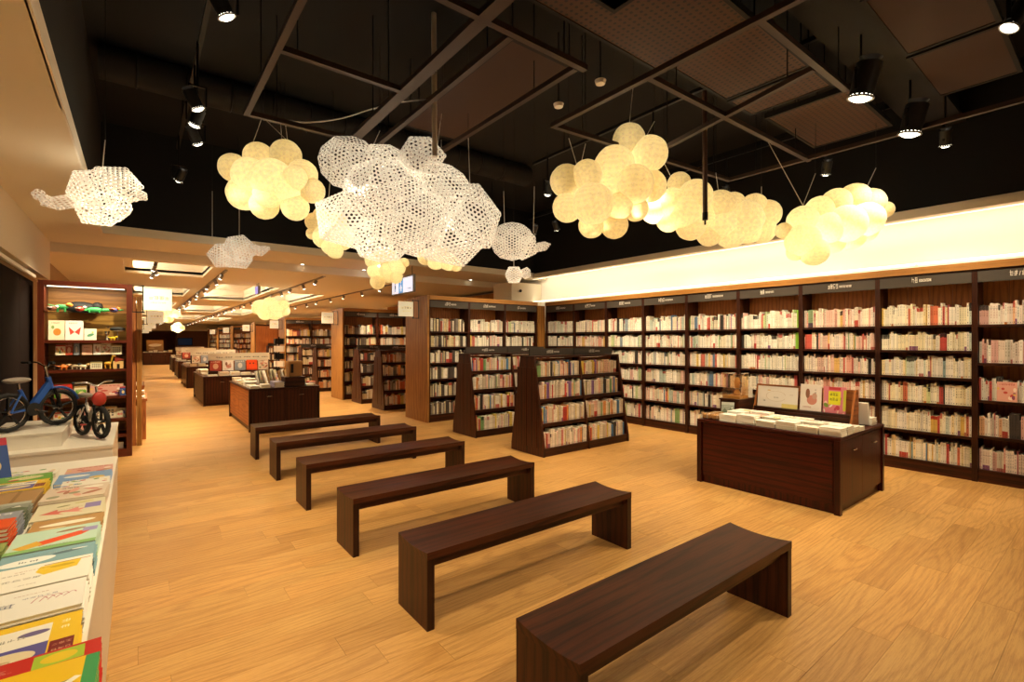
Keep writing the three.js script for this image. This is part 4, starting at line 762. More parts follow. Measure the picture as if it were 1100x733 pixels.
// a book standing face out: leans back, cover towards local +z
function faceBook(name, w, h, t, cell, pos, yaw, lean, label, group) {
  const o = addBook(name, w, h, t, cell, pos, 0, label, group);
  o.rotation.order = 'YXZ'; o.rotation.set(Math.PI / 2 - lean, yaw, 0); return o;
}
// ================================================================ DISPLAY TABLES AND COUNTERS
function counter(label, x0, x1, z0, z1, h, side = M.wenge, wood = M.wenge) {
  const w = x1 - x0, l = z0 - z1, t = thing('display_counter', label, 'counter', [(x0 + x1) / 2, 0, (z0 + z1) / 2]);
  part(t, 'top', rbx(w, 0.03, l, 0.004, 0, h - 0.015, 0), wood);
  part(t, 'carcass', bx(w - 0.05, h - 0.11, l - 0.05, 0, 0.08 + (h - 0.11) / 2, 0), wood);
  for (const [sx, sz] of [[-1, 1], [1, 1], [-1, -1], [1, -1]]) part(t, 'corner_stile', bx(0.05, h - 0.03, 0.05, sx * (w / 2 - 0.025), (h - 0.03) / 2, sz * (l / 2 - 0.025), 'y'), wood);
  const n = l > 1.6 ? 2 : 1;
  for (const s of [-1, 1]) for (let k = 0; k < n; k++) part(t, 'side_panel', bx(0.012, h - 0.13, (l - 0.12) / n - 0.006, s * (w / 2 - 0.02), 0.09 + (h - 0.13) / 2, -l / 2 + 0.06 + (l - 0.12) / n * (k + 0.5), 'z'), side);
  part(t, 'plinth', bx(w - 0.08, 0.08, l - 0.08, 0, 0.04, 0), wood);
  for (const s of [-1, 1]) { const d = part(t, 'door', bx((w - 0.11) / 2 - 0.004, h - 0.13, 0.014, s * (w - 0.11) / 4, 0.09 + (h - 0.13) / 2, l / 2 - 0.018, 'y'), wood); part(d, 'handle', [rbx(0.085, 0.012, 0.012, 0.004, s * (w - 0.11) / 4, h - 0.14, l / 2 + 0.012), bx(0.008, 0.008, 0.02, s * (w - 0.11) / 4 - 0.03, h - 0.14, l / 2), bx(0.008, 0.008, 0.02, s * (w - 0.11) / 4 + 0.03, h - 0.14, l / 2)], M.chrome, null, null, 'small chrome handle'); }
  return t;
}
reseed(321);
const DT = 0.695;
counter('reddish brown display table in front of the long bookcase run', 4.9, 6.12, -1.59, -2.97, 0.69, M.mahogany, M.mahogany);
{
  const where = 'on the display table', grp = 'stacked books on the display table', xs = [5.0, 5.16, 5.32, 5.47];
  xs.forEach((x, i) => { for (let k = 0; k < 6; k++) { const z = -1.68 - k * 0.192; if (i === 3 && k > 3) continue; const cell = i === 1 && k === 4 ? 12 : pick([17, 17, 17, 2, 3, 15]); stack('stacked_paperback', x, DT, z, 0.135, 0.18, 0.018, 3 + Math.floor(rnd() * 2) + (k > 3 ? 1 : 0) - (i > 2 ? 1 : 0), cell, where, grp, rnd() < 0.5 ? 0 : Math.PI); } });
  for (let k = 0; k < 3; k++) stack('stacked_paperback', 5.93, DT, -1.72 - k * 0.22, 0.15, 0.2, 0.018, 4, pick([17, 15, 2]), where + ' behind the rack', grp);
  stack('stacked_paperback', 6.0, DT, -2.45, 0.13, 0.19, 0.02, 3, 6, where + ' behind the rack', grp);
  // brown paper parcels
  [[5.03, -2.9, 0.1], [5.03, -2.78, 0], [5.2, -2.91, -0.1]].forEach(([x, z, r], k) => { const t = thing('paper_parcel', 'brown paper parcel at the corner of the display table', 'parcel', [x, DT, z], r, 'brown parcels on the display table'); part(t, 'wrap', rbx(0.14, 0.05, 0.1, 0.012, 0, 0.025, 0), std({ color: 0xa87a48, roughness: 0.8 })); part(t, 'string', [bx(0.142, 0.052, 0.004, 0, 0.025, 0.01), bx(0.004, 0.052, 0.102, 0.02, 0.025, 0)], M.wire); });
  // dark riser with a clear box
  const r = thing('display_riser', 'dark wooden riser box on the display table', 'riser', [5.58, DT, -2.845]);
  part(r, 'box', bx(0.44, 0.175, 0.22, 0, 0.0875, 0), M.wenge); part(r, 'lid', rbx(0.46, 0.018, 0.24, 0.004, 0, 0.184, 0), M.wenge);
  const c = thing('display_box', 'clear acrylic display box on the dark riser', 'display box', [5.5, DT + 0.194, -2.845]);
  const acr = phy({ color: 0xfff6ea, transmission: 1, thickness: 0, roughness: 0.03, ior: 1.49 });
  part(c, 'front_pane', bx(0.2, 0.28, 0.004, 0, 0.14, 0.1), acr); part(c, 'rear_pane', bx(0.2, 0.28, 0.004, 0, 0.14, -0.1), acr); part(c, 'side_pane', bx(0.004, 0.28, 0.196, 0.1, 0.14, 0), acr); part(c, 'side_pane', bx(0.004, 0.28, 0.196, -0.1, 0.14, 0), acr); part(c, 'top_pane', bx(0.21, 0.006, 0.21, 0, 0.284, 0), acr); part(c, 'floor', bx(0.2, 0.03, 0.2, 0, 0.015, 0), std({ color: 0xb48a4a, roughness: 0.6 }));
  const fig = thing('wooden_ornament', 'golden wooden ornament inside the clear box', 'ornament', [5.54, DT + 0.225, -2.845]);
  part(fig, 'body', new THREE.LatheGeometry([[0, 0], [0.045, 0], [0.04, 0.02], [0.018, 0.06], [0.03, 0.1], [0.036, 0.15], [0.022, 0.2], [0, 0.21]].map((p) => new THREE.Vector2(...p)), 20), std({ color: 0xb98a42, roughness: 0.5 })); part(fig, 'collar', new THREE.TorusGeometry(0.026, 0.006, 6, 16).rotateX(Math.PI / 2), M.steel, [0, 0.075, 0]);
  faceBook('price_card', 0.12, 0.12, 0.006, 17, [5.66, DT + 0.254, -2.79], -1.1, 0.15, 'small white card standing beside the clear box', 'cards');
  faceBook('grey_brochure', 0.13, 0.16, 0.012, 11, [5.3, DT + 0.08, -2.83], -1.2, 0.4, 'grey brochure leaning against the dark riser');
  // rack of face-out books
  const s = thing('book_stand', 'brown wooden book stand along the middle of the display table', 'book stand', [5.62, DT, -2.2]);
  part(s, 'back_panel', bx(0.02, 0.34, 0.94, 0.09, 0.19, 0, 'z'), M.back); part(s, 'ledge', bx(0.12, 0.03, 0.94, 0.02, 0.1, 0, 'z'), M.wenge); part(s, 'base', bx(0.2, 0.085, 0.94, 0.05, 0.0425, 0, 'z'), M.wenge);
  const br = new THREE.Shape([[0, 0], [0.2, 0], [0.2, 0.36], [0.13, 0.36]].map((p) => new THREE.Vector2(...p)));
  for (const z of [-0.49, 0.47]) part(s, 'bracket', new THREE.ExtrudeGeometry(br, { depth: 0.02, bevelEnabled: false }).translate(-0.05, 0, 0), M.back, [0, 0, z]);
  const fo = (name, w, h, cell, z, l) => faceBook(name, w, h, 0.012, cell, [5.645, DT + 0.115 + h / 2, z], -Math.PI / 2, 0.12, l);
  fo('poster_card', 0.42, 0.23, 19, -2.44, 'white poster card with a thin ring on the book stand');
  fo('magazine', 0.2, 0.28, 20, -2.1, 'white magazine with a pink photo on the book stand'); fo('magazine', 0.2, 0.27, 21, -1.88, 'pink magazine with a yellow title square on the book stand');
  faceBook('magazine', 0.16, 0.22, 0.03, 17, [5.8, DT + 0.12, -1.72], Math.PI / 2, 0.15, 'white magazine on the rear of the book stand');
}
// counters down the corridor
counter('long dark counter stacked with books right behind the benches', 1.5, 2.66, -9.2, -11.45, 0.73, M.back);
{
  const where = 'on the counter behind the benches', grp = 'books on the counter behind the benches', Y = 0.735;
  for (let i = 0; i < 2; i++) for (let k = 0; k < 8; k++) if (i === 0 || k === 0 || k > 3) stack('stacked_paperback', 1.6 + i * 0.17, Y, -9.32 - k * 0.26, 0.14, 0.2, 0.02, 2 + Math.floor(rnd() * 3), pick([17, 3, 2, 15, 9, 6, 8]), where, grp);
  for (let i = 0; i < 2; i++) stack('stacked_paperback', 1.98 + i * 0.01, Y + i * 0.001, -9.3 - i * 0.24, 0.16, 0.2, 0.018, 5, 18, where, grp);
  for (let i = 0; i < 2; i++) stack('stacked_paperback', 2.5 + i * 0.1, Y + i * 0, -9.3 - i * 0.25, 0.125, 0.18, 0.018, 2 + i, i ? 10 : 17, where, grp);
  for (let k = 0; k < 9; k++) { const b = faceBook('standing_book', 0.16, rr(0.24, 0.3), 0.026, pick([17, 8, 6, 15, 2, 7, 20]), [1.72 + k * 0.062, Y + 0.15, -9.72 - (k % 3) * 0.05], 1.1, 0.25, 'pale book leaning in the slanted row on the counter behind the benches', 'slanted row of books on the counter'); }
  const r = thing('display_riser', 'dark riser block on the counter behind the benches', 'riser', [2.26, Y, -9.45]); part(r, 'box', bx(0.34, 0.15, 0.3, 0, 0.075, 0), M.wenge); part(r, 'lid', rbx(0.36, 0.016, 0.32, 0.004, 0, 0.158, 0), M.wenge);
  const b = thing('gift_box', 'brown kraft box standing on the dark riser', 'box', [2.28, Y + 0.166, -9.46], 0.1); part(b, 'body', rbx(0.24, 0.26, 0.14, 0.006, 0, 0.13, 0), std({ color: 0xa87c48, roughness: 0.75 })); part(b, 'window', bx(0.05, 0.16, 0.006, -0.06, 0.15, 0.07), M.soot); part(b, 'lid', rbx(0.248, 0.04, 0.148, 0.005, 0, 0.265, 0), std({ color: 0xb98c54, roughness: 0.75 }));
}
// header stand with a row of face-out books, used on the further counters
function headerStand(where, x, y, z, w, cells) {
  const t = thing('header_stand', `cream topped book stand ${where}`, 'book stand', [x, y, z]);
  part(t, 'back_panel', bx(w, 0.34, 0.02, 0, 0.17, 0), M.back); part(t, 'ledge', bx(w, 0.03, 0.14, 0, 0.08, 0.07), M.wenge);
  const h = new THREE.BoxGeometry(w + 0.04, 0.2, 0.03).translate(0, 0.44, 0); coverUV(h, 34, 2, 1); part(t, 'header_board', h, M.cover, null, null, 'cream board with dark lettering');
  for (const s of [-1, 1]) part(t, 'post', bx(0.03, 0.36, 0.06, s * w / 2, 0.18, 0), M.wenge);
  cells.forEach((c, k) => faceBook('magazine', w / cells.length - 0.03, 0.26, 0.012, c, [x - w / 2 + (k + 0.5) * w / cells.length, y + 0.23, z + 0.06], 0, 0.12, `${coverNames[c]} on the stand ${where}`, `magazines on the stand ${where}`));
}
[[1.24, 2.68, -13.5, -16.0, 'on the second corridor counter', [22, 20, 23, 24, 8]], [1.28, 2.66, -19.0, -21.4, 'on the third corridor counter', [8, 23, 22, 7, 20]], [1.34, 2.66, -24.2, -26.6, 'on the fourth corridor counter', [22, 8, 23, 12]], [1.4, 2.7, -29.4, -32, 'on the fifth corridor counter', [8, 22, 7]]].forEach(([x0, x1, z0, z1, wh, cells], i) => {
  counter(`dark counter, ${['second', 'third', 'fourth', 'fifth'][i]} down the corridor`, x0, x1, z0, z1, 0.7);
  headerStand(wh, (x0 + x1) / 2 + 0.12, 0.705, z0 - 0.55, x1 - x0 - 0.1, cells);
  for (let k = 0; k < 5; k++) stack('stacked_paperback', x0 + 0.2 + k * 0.24, 0.705, z0 - 0.18, 0.2, 0.24, 0.03, 1 + Math.floor(rnd() * 3), pick([17, 3, 2, 15, 8, 26]), wh, 'books ' + wh);
  for (let k = 0; k < 4; k++) stack('stacked_paperback', x0 + 0.14, 0.705, z0 - 0.85 - k * 0.4, 0.2, 0.28, 0.035, 1 + Math.floor(rnd() * 3), pick([17, 3, 2, 15, 8]), wh, 'books ' + wh);
});
counter('wide dark counter crossing the end of the corridor', 0.3, 1.9, -39, -41, 0.8);
for (let k = 0; k < 6; k++) stack('stacked_paperback', 0.45 + k * 0.26, 0.805, -39.3, 0.22, 0.3, 0.05, 1 + k % 3, pick([17, 3, 15]), 'on the counter ending the corridor', 'books on the end counter');

faceBook('propped_book', 0.15, 0.21, 0.012, 32, [7.322, 0.902 + 0.106, -0.83], -Math.PI / 2, 0.03, 'pink book propped face out on the crafts bookcase');
// ================================================================ WHITE BOOK TABLE BY THE DARK PANELLING
{
  const x0 = -1.02, x1 = -0.11, z0 = -0.75, z1 = -4.56, h = 0.71, w = x1 - x0, l = z0 - z1;
  const t = thing('book_table', 'long white laminate table covered with picture books', 'table', [(x0 + x1) / 2, 0, (z0 + z1) / 2]);
  part(t, 'top', rbx(w, 0.03, l, 0.004, 0, h - 0.015, 0), M.laminate);
  for (let k = 0; k < 4; k++) part(t, 'side_panel', bx(0.02, h - 0.03, l / 4 - 0.004, w / 2 - 0.012, (h - 0.03) / 2, -l / 2 + l / 4 * (k + 0.5)), M.laminate);
  for (const s of [-1, 1]) part(t, 'end_panel', bx(w - 0.03, h - 0.03, 0.02, 0, (h - 0.03) / 2, s * (l / 2 - 0.012)), M.laminate);
  part(t, 'rear_panel', bx(0.02, h - 0.03, l - 0.05, -w / 2 + 0.012, (h - 0.03) / 2, 0), M.laminate);
  reseed(4242);
  const Y = h + 0.001, grp = 'picture books on the white table', wh = 'on the white table';
  const front = [[1, 0.30, 0.21, 13, 0.06], [10, 0.26, 0.17, 9, 0.055], [0, 0.30, 0.31, 5], [2, 0.26, 0.2, 6], [3, 0.26, 0.2, 6], [4, 0.25, 0.17, 5], [5, 0.25, 0.24, 5], [7, 0.23, 0.19, 4], [6, 0.24, 0.26, 4], [8, 0.24, 0.25, 5], [15, 0.2, 0.2, 4], [13, 0.24, 0.24, 3], [32, 0.22, 0.22, 2]];
  let z = -1.125;
  for (const [c, w1, l1, n, ov = 0] of front) { z -= l1 / 2; stack('picture_book', -0.122 + ov - w1 / 2, Y, z, w1, l1, 0.014, n, c, wh, grp, rr(-0.04, 0.02)); z -= l1 / 2 + 0.012; }
  z = -2.15;
  const second = [[20, 0.26, 0.22, 5], [9, 0.26, 0.22, 5], [16, 0.15, 0.15, 8], [23, 0.22, 0.2, 6], [11, 0.24, 0.2, 5], [26, 0.17, 0.28, 4], [0, 0.24, 0.22, 4], [14, 0.24, 0.22, 3], [15, 0.26, 0.2, 2]];
  for (const [c, w1, l1, n] of second) { z -= l1 / 2; if (z > z1 + 0.1) stack('picture_book', -0.39 - w1 / 2 + rr(-0.005, 0.005), Y, z, w1, l1, 0.015, n, c, 'in the inner row', grp + ' inner row', rr(-0.03, 0.03)); z -= l1 / 2 + 0.022; }
  // upright series of slim white volumes
  for (let k = 0; k < 8; k++) { const b = thing('slim_volume', 'slim white volume in the upright series on the white table', 'book', [-0.8 + k * 0.021, Y, -3.5], 0, 'upright series of slim volumes'); b.rotation.z = -0.1; part(b, 'cover', tint(bx(0.0165, 0.2, 0.17, 0, 0.1, 0), k % 3 ? '#eae4d8' : '#cfc8ba'), M.vc); part(b, 'pages', bx(0.012, 0.196, 0.004, 0, 0.1, 0.0855), M.page); }
  // face-out books on wire easels behind
  [[13, -0.9, -3.95, 0.22, 0.28], [25, -0.7, -4.05, 0.22, 0.26], [14, -0.92, -3.2, 0.24, 0.3], [0, -0.9, -2.8, 0.22, 0.28], [12, -0.9, -2.45, 0.2, 0.26]].forEach(([c, x, zz, w1, h1]) => { faceBook('picture_book', w1, h1, 0.012, c, [x, Y + h1 / 2 + 0.006, zz], 0.5, 0.3, `${coverNames[c]} standing face out on the white table`, 'face-out books on the white table');
    const e = thing('book_easel', 'small wire easel under a face-out book on the white table', 'easel', [x, Y, zz], 0.5, 'wire easels on the white table'); part(e, 'foot', rod([-0.06, 0.004, 0.05], [0.06, 0.004, 0.05], 0.003, 5), M.steel); part(e, 'prop', rod([0, 0.004, -0.1], [0, 0.16, -0.05], 0.003, 5), M.steel); part(e, 'rail', rod([0, 0.004, -0.1], [0, 0.004, 0.05], 0.003, 5), M.steel); });
}
// ================================================================ BICYCLE PLATFORM
{
  const p = thing('display_platform', 'low white platform carrying the small red and white bicycle', 'platform', [-0.595, 0, -6.53]);
  part(p, 'deck', rbx(0.85, 0.03, 1.54, 0.004, 0, 0.585, 0), M.laminate); part(p, 'front_panel', bx(0.83, 0.57, 0.02, 0, 0.285, 0.755), M.laminate); part(p, 'side_panel', bx(0.02, 0.57, 1.5, 0.41, 0.285, 0), M.laminate); part(p, 'rear_panel', bx(0.83, 0.57, 0.02, 0, 0.285, -0.755), M.laminate);
  const q = thing('display_step', 'white block on the platform under the blue bicycle', 'platform', [-0.78, 0.601, -6.42]);
  part(q, 'deck', rbx(0.5, 0.02, 0.98, 0.004, 0, 0.122, 0), M.laminate); part(q, 'block', bx(0.49, 0.112, 0.97, 0, 0.056, 0), M.laminate);
  const tread = (r) => { const g = new THREE.TorusGeometry(r - 0.022, 0.022, 8, 36), p2 = g.attributes.position; for (let i = 0; i < p2.count; i++) { const a = Math.round(Math.atan2(p2.getY(i), p2.getX(i)) / (Math.PI / 18)); const k = a % 2 ? 1.0 : 0.97; p2.setXY(i, p2.getX(i) * k, p2.getY(i) * k); } g.computeVertexNormals(); return g; };
  function bicycle(label, pos, yaw, r, wb, frameCol, accent, fairing) {
    const b = thing('kids_bicycle', label, 'bicycle', pos, yaw), fm = std({ color: frameCol, roughness: 0.3 }), am = std({ color: accent, roughness: 0.4 }), s = r / 0.18;
    const wheel = (x, nm) => { const w = new THREE.Group(); w.name = nm; w.position.set(x, r, 0); b.add(w); part(w, 'tyre', tread(r), M.rubber); part(w, 'rim', new THREE.TorusGeometry(r - 0.045, 0.008, 6, 32), M.chrome);
      for (let k = 0; k < 5; k++) { const a = k / 5 * 6.283 + 0.3; part(w, 'spoke', barBox([0, 0, 0], [Math.cos(a) * (r - 0.045), Math.sin(a) * (r - 0.045), 0], 0.026 * s, 0.012), M.rubber); } part(w, 'hub', rod([0, 0, -0.035], [0, 0, 0.035], 0.022, 12), M.chrome); };
    wheel(wb, 'front_wheel'); wheel(0, 'rear_wheel');
    const hx = wb - 0.07 * s, hy = r + 0.24 * s, bbx = wb * 0.42, bby = r + 0.01, sx = wb * 0.22, sy = r + 0.2 * s;
    part(b, 'down_tube', barBox([bbx, bby, 0], [hx, hy, 0], 0.035 * s, 0.055 * s), fm); part(b, 'seat_tube', rod([bbx, bby, 0], [sx, sy, 0], 0.016 * s), fm);
    part(b, 'head_tube', rod([hx + 0.01, hy - 0.05 * s, 0], [hx - 0.015, hy + 0.06 * s, 0], 0.022 * s), fm);
    for (const z of [-0.03, 0.03]) { part(b, 'chain_stay', rod([bbx, bby, z], [0, r, z * 1.3], 0.009 * s), fm); part(b, 'seat_stay', rod([sx, sy - 0.04, z * 0.6], [0, r, z * 1.3], 0.008 * s), fm); part(b, 'fork_blade', rod([hx + 0.012, hy - 0.05 * s, z * 1.3], [wb, r, z * 1.3], 0.013 * s), M.darkMetal); }
    part(b, 'stem', rod([hx - 0.015, hy + 0.05 * s, 0], [hx - 0.04 * s, hy + 0.16 * s, 0], 0.012 * s), M.chrome);
    const bar = part(b, 'handlebar', tube([[hx - 0.09 * s, hy + 0.2 * s, -0.17 * s], [hx - 0.05 * s, hy + 0.2 * s, -0.08 * s], [hx - 0.03 * s, hy + 0.16 * s, 0], [hx - 0.05 * s, hy + 0.2 * s, 0.08 * s], [hx - 0.09 * s, hy + 0.2 * s, 0.17 * s]], 0.009 * s, 24), M.chrome);
    for (const z of [-1, 1]) part(bar, 'grip', rod([hx - 0.085 * s, hy + 0.2 * s, z * 0.12 * s], [hx - 0.1 * s, hy + 0.2 * s, z * 0.19 * s], 0.014 * s), M.rubber);
    part(b, 'seat_post', rod([sx, sy, 0], [sx - 0.012, sy + 0.07 * s, 0], 0.011 * s), M.chrome);
    const sd = ball(0.1 * s, sx - 0.02, sy + 0.085 * s, 0, 1.1, 0.28, 0.55, 16); part(b, 'saddle', sd, std({ color: 0x9a8f84, roughness: 0.5 }));
    part(b, 'chain_guard', new THREE.CylinderGeometry(0.06 * s, 0.06 * s, 0.012, 20).rotateX(Math.PI / 2), M.rubber, [bbx, bby, 0.045]); part(b, 'crank', barBox([bbx, bby, 0.055], [bbx + 0.06 * s, bby - 0.03, 0.055], 0.012, 0.016), M.chrome);
    part(b, 'pedal', rbx(0.05, 0.014, 0.035, 0.004, bbx + 0.06 * s, bby - 0.03, 0.075), am);
    if (fairing) part(b, 'front_plate', ball(0.075 * s, hx + 0.03 * s, hy + 0.02 * s, 0, 0.5, 1.1, 0.9, 14), am, null, null, 'red and white plastic plate');
    else part(b, 'mudguard', new THREE.TorusGeometry(r + 0.012, 0.014, 5, 16, 1.6).rotateZ(0.3), fm, [wb, r, 0]);
    return b;
  }
  bicycle('small blue bicycle on the white block', [-0.905, 0.734, -6.13], 0.72, 0.178, 0.4, 0x2a56a8, 0x2a2a2a, false);
  bicycle('small white and red bicycle on the low white platform', [-0.43, 0.602, -6.46], -1.12, 0.158, 0.36, 0xe6ded4, 0xb83a30, true);
  // boxed goods between the two
  faceBook('product_box', 0.1, 0.24, 0.07, 32, [-0.43, 0.722, -6.86], 0.1, 0, 'tall pink product box behind the white and red bicycle');
}
// ================================================================ TOY BOOKCASE
{
  const frameM = std({ map: panelTex, color: 0x8a4e36, roughness: 0.4 }), W = 0.92, H = 2.31, D = 0.36, X = -0.97, Z = -8.3;
  const t = thing('toy_bookcase', 'tall red brown display case filled with toys and boxed games', 'display case', [X, 0, Z]);
  for (const x of [0.03, W - 0.03]) part(t, 'side_panel', bx(0.06, H, D, x, H / 2, -D / 2, 'y'), frameM);
  part(t, 'top', bx(W - 0.12, 0.06, D, W / 2, H - 0.03, -D / 2), frameM); part(t, 'plinth', bx(W - 0.12, 0.1, D, W / 2, 0.05, -D / 2), frameM);
  for (let k = 0; k < 7; k++) part(t, 'back_plank', bx(W - 0.12, 0.305, 0.014, W / 2, 0.1 + 0.1535 + k * 0.308, -D + 0.008, 'x', [k * 0.4, k * 0.17]), M.panel);
  part(t, 'light_strip', bx(W - 0.16, 0.012, 0.02, W / 2, H - 0.068, -0.05), M.tubeGlow, null, null, 'glowing light strip');
  { const l = new THREE.RectAreaLight(COVE, 130, W - 0.16, 0.02); l.position.set(X + W / 2, H - 0.08, Z - 0.05); l.lookAt(X + W / 2, 0.6, Z - 0.26); l.castShadow = true; scene.add(l); }
  const glass = phy({ color: 0xe8f4ee, transmission: 1, thickness: 0, roughness: 0.05 });
  for (const y of [0.3, 0.52, 0.82, 1.18, 1.56]) part(t, 'shelf', bx(W - 0.12, 0.035, D - 0.03, W / 2, y - 0.0175, -D / 2, 'x'), frameM);
  for (const y of [1.37, 1.92]) part(t, 'glass_shelf', bx(W - 0.12, 0.008, D - 0.06, W / 2, y - 0.004, -D / 2), glass);
  const on = (px) => X + (px - 40) * 0.0091, zf = Z - 0.12;
  const box3 = (px, w, h, y, cell, label, zz = zf, d = 0.05) => { const g = coverUV(new THREE.BoxGeometry(w, h, d).translate(0, h / 2, 0), cell, 2, 1); const o = thing('boxed_toy', label, 'box', [on(px), y + 0.0005, zz], rr(-0.08, 0.08)); part(o, 'carton', g, M.cover); part(o, 'lid_flap', tint(bx(w * 0.98, 0.003, d * 0.9, 0, h + 0.0015, 0), '#d8c8a8'), M.vc); return o; };
  const col = (c) => std({ color: c, roughness: 0.5 });
  const animal = (px, y, s, c, c2, label, zz = 0) => { const o = thing('toy_animal', label, 'toy', [on(px), y + 0.0005, zf + zz], rr(-0.3, 0.3)); const m = col(c);
    part(o, 'body', ball(0.05 * s, 0, 0.075 * s, 0, 1.6, 0.8, 0.7), m); part(o, 'head', ball(0.035 * s, 0.09 * s, 0.11 * s, 0, 1.2, 0.9, 0.9), col(c2)); part(o, 'tail', rod([-0.07 * s, 0.08 * s, 0], [-0.15 * s, 0.11 * s, 0], 0.016 * s, 8, 0.004), m);
    for (const [lx, lz] of [[0.04, 0.02], [0.04, -0.02], [-0.04, 0.02], [-0.04, -0.02]]) part(o, 'leg', rod([lx * s, 0, lz * s], [lx * s, 0.06 * s, lz * s], 0.012 * s, 8), m); return o; };
  reseed(77);
  // top glass shelf
  animal(63, 1.92, 0.85, 0x2f8a4a, 0xd88a2a, 'green and orange toy dragon on the top glass shelf', 0.03);
  { const o = thing('plush_toy', 'long black plush lying on the top glass shelf', 'toy', [on(82), 1.921, zf - 0.13]); part(o, 'body', ball(0.075, 0, 0.075, 0, 2.2, 1, 0.8, 16), M.rubber); part(o, 'head', ball(0.06, 0.17, 0.09, 0, 1, 1, 1), M.rubber); }
  { const o = thing('toy_crocodile', 'long green toy crocodile on the top glass shelf', 'toy', [on(98), 1.921, zf - 0.03]); part(o, 'body', ball(0.04, 0, 0.04, 0, 2.2, 0.9, 1), col(0x2f9a52)); part(o, 'tail', rod([0.08, 0.04, 0], [0.3, 0.05, 0], 0.026, 8, 0.006), col(0x2f9a52)); part(o, 'snout', bx(0.09, 0.025, 0.04, -0.12, 0.04, 0), col(0x3fae60)); for (const x of [-0.05, 0.05]) for (const z of [-0.03, 0.03]) part(o, 'leg', rod([x, 0, z], [x, 0.03, z], 0.01, 6), col(0x2f9a52)); }
  [[54, 0x7a4a3a, 0xe8e0d8], [83, 0xc8402a, 0xf0e8d8], [120, 0x4a4a8a, 0xe07a2a]].forEach(([px, a, b2], k) => { const o = thing('toy_bird', ['brown and white toy bird', 'red and white toy bird', 'violet and orange toy bird'][k] + ' on the top glass shelf', 'toy', [on(px), 1.921, zf + 0.09]); part(o, 'body', ball(0.035, 0, 0.04, 0, 1.3, 0.9, 0.8), col(a)); part(o, 'wing', ball(0.04, -0.02, 0.05, 0, 0.8, 0.25, 2), col(b2)); part(o, 'head', ball(0.02, 0.045, 0.062, 0), col(b2)); });
  // framed prints
  [[58.5, 0.15, 0.25, 27], [77, 0.17, 0.25, 28], [94, 0.12, 0.15, 29]].forEach(([px, w, h, c]) => faceBook('framed_print', w, h, 0.015, c, [on(px), 1.561 + h / 2, zf + 0.04], 0, 0.08, `${coverNames[c]} in the toy display case`));
  { const o = thing('toy_trophy', 'small silver toy cup in the toy display case', 'toy', [on(112), 1.561, zf]); part(o, 'cup', new THREE.LatheGeometry([[0, 0.06], [0.02, 0.07], [0.03, 0.12], [0.027, 0.12], [0, 0.08]].map((p) => new THREE.Vector2(...p)), 14), M.chrome); part(o, 'foot', new THREE.CylinderGeometry(0.012, 0.03, 0.062, 12), M.chrome, [0, 0.031, 0]); }
  { const o = thing('toy_whale', 'black and white toy whale on a stalk in the toy display case', 'toy', [on(124), 1.561, zf]); part(o, 'body', ball(0.045, 0, 0.15, 0, 1.9, 0.7, 0.8, 14), M.rubber); part(o, 'belly', ball(0.042, 0.005, 0.138, 0, 1.8, 0.5, 0.75), M.white); part(o, 'fluke', ball(0.03, -0.1, 0.17, 0, 0.5, 0.25, 1.6), M.rubber); part(o, 'stalk', rod([0, 0, 0], [0, 0.14, 0], 0.005, 6), M.steel); }
  animal(119, 1.56, 0.4, 0xe0c02a, 0xc8a81a, 'little yellow toy animal in the toy display case', 0.08);
  // middle shelves
  [[62, 30, 0.11], [71, 22, 0.08], [79, 23, 0.06], [90, 12, 0.12], [101, 20, 0.09], [111, 8, 0.12], [123, 33, 0.13]].forEach(([px, c, w], k) => box3(px, w * 0.84, 0.13 + (k % 3) * 0.01, 1.37, c, `${coverNames[c]} on the middle glass shelf of the toy case`, zf, 0.05));
  [[58, 0x5a4038, 0xd87a3a], [66, 0xd8762a, 0xe8c090], [76, 0xe0b89a, 0x8a9aa0], [86, 0xe8d8b8, 0xc8a060]].forEach(([px, a, b2], k) => animal(px, 1.18, 0.56, a, b2, ['dark brown', 'orange', 'peach', 'cream'][k] + ' toy animal on the shelf under the middle glass', k % 2 ? 0.07 : -0.07));
  { const o = thing('toy_house', 'wooden toy house with a red roof in the display case', 'toy', [on(125), 1.181, zf]); part(o, 'walls', bx(0.11, 0.1, 0.08, 0, 0.05, 0), col(0xd8b070)); part(o, 'roof', new THREE.CylinderGeometry(0.07, 0.07, 0.09, 3, 1).rotateX(Math.PI / 2).rotateZ(Math.PI / 2).scale(1, 0.5, 1).translate(0, 0.12, 0), col(0xa83a2a)); part(o, 'door', bx(0.03, 0.06, 0.006, 0, 0.03, 0.042), M.soot); }
  { const o = thing('toy_giraffe', 'tall yellow toy giraffe in the display case', 'toy', [on(113), 1.181, zf + 0.02]); part(o, 'body', ball(0.03, 0, 0.07, 0, 1.4, 0.8, 0.7), col(0xd8a030)); part(o, 'neck', rod([0.03, 0.08, 0], [0.05, 0.16, 0], 0.012), col(0xd8a030)); part(o, 'head', ball(0.018, 0.06, 0.165, 0, 1.4, 0.8, 0.8), col(0xc88a2a)); for (const x of [-0.025, 0.025]) for (const z of [-0.012, 0.012]) part(o, 'leg', rod([x, 0, z], [x, 0.06, z], 0.006, 6), col(0xd8a030)); }
  box3(100, 0.12, 0.09, 1.18, 33, 'pale toy box with dark squares on the shelf under the middle glass');
  box3(65, 0.17, 0.18, 0.82, 31, 'toy box in red and green stripes in the display case'); box3(83, 0.12, 0.14, 0.82, 33, 'pale game box beside the striped toy box'); box3(112, 0.34, 0.15, 0.82, 32, 'wide pink game box in the display case');
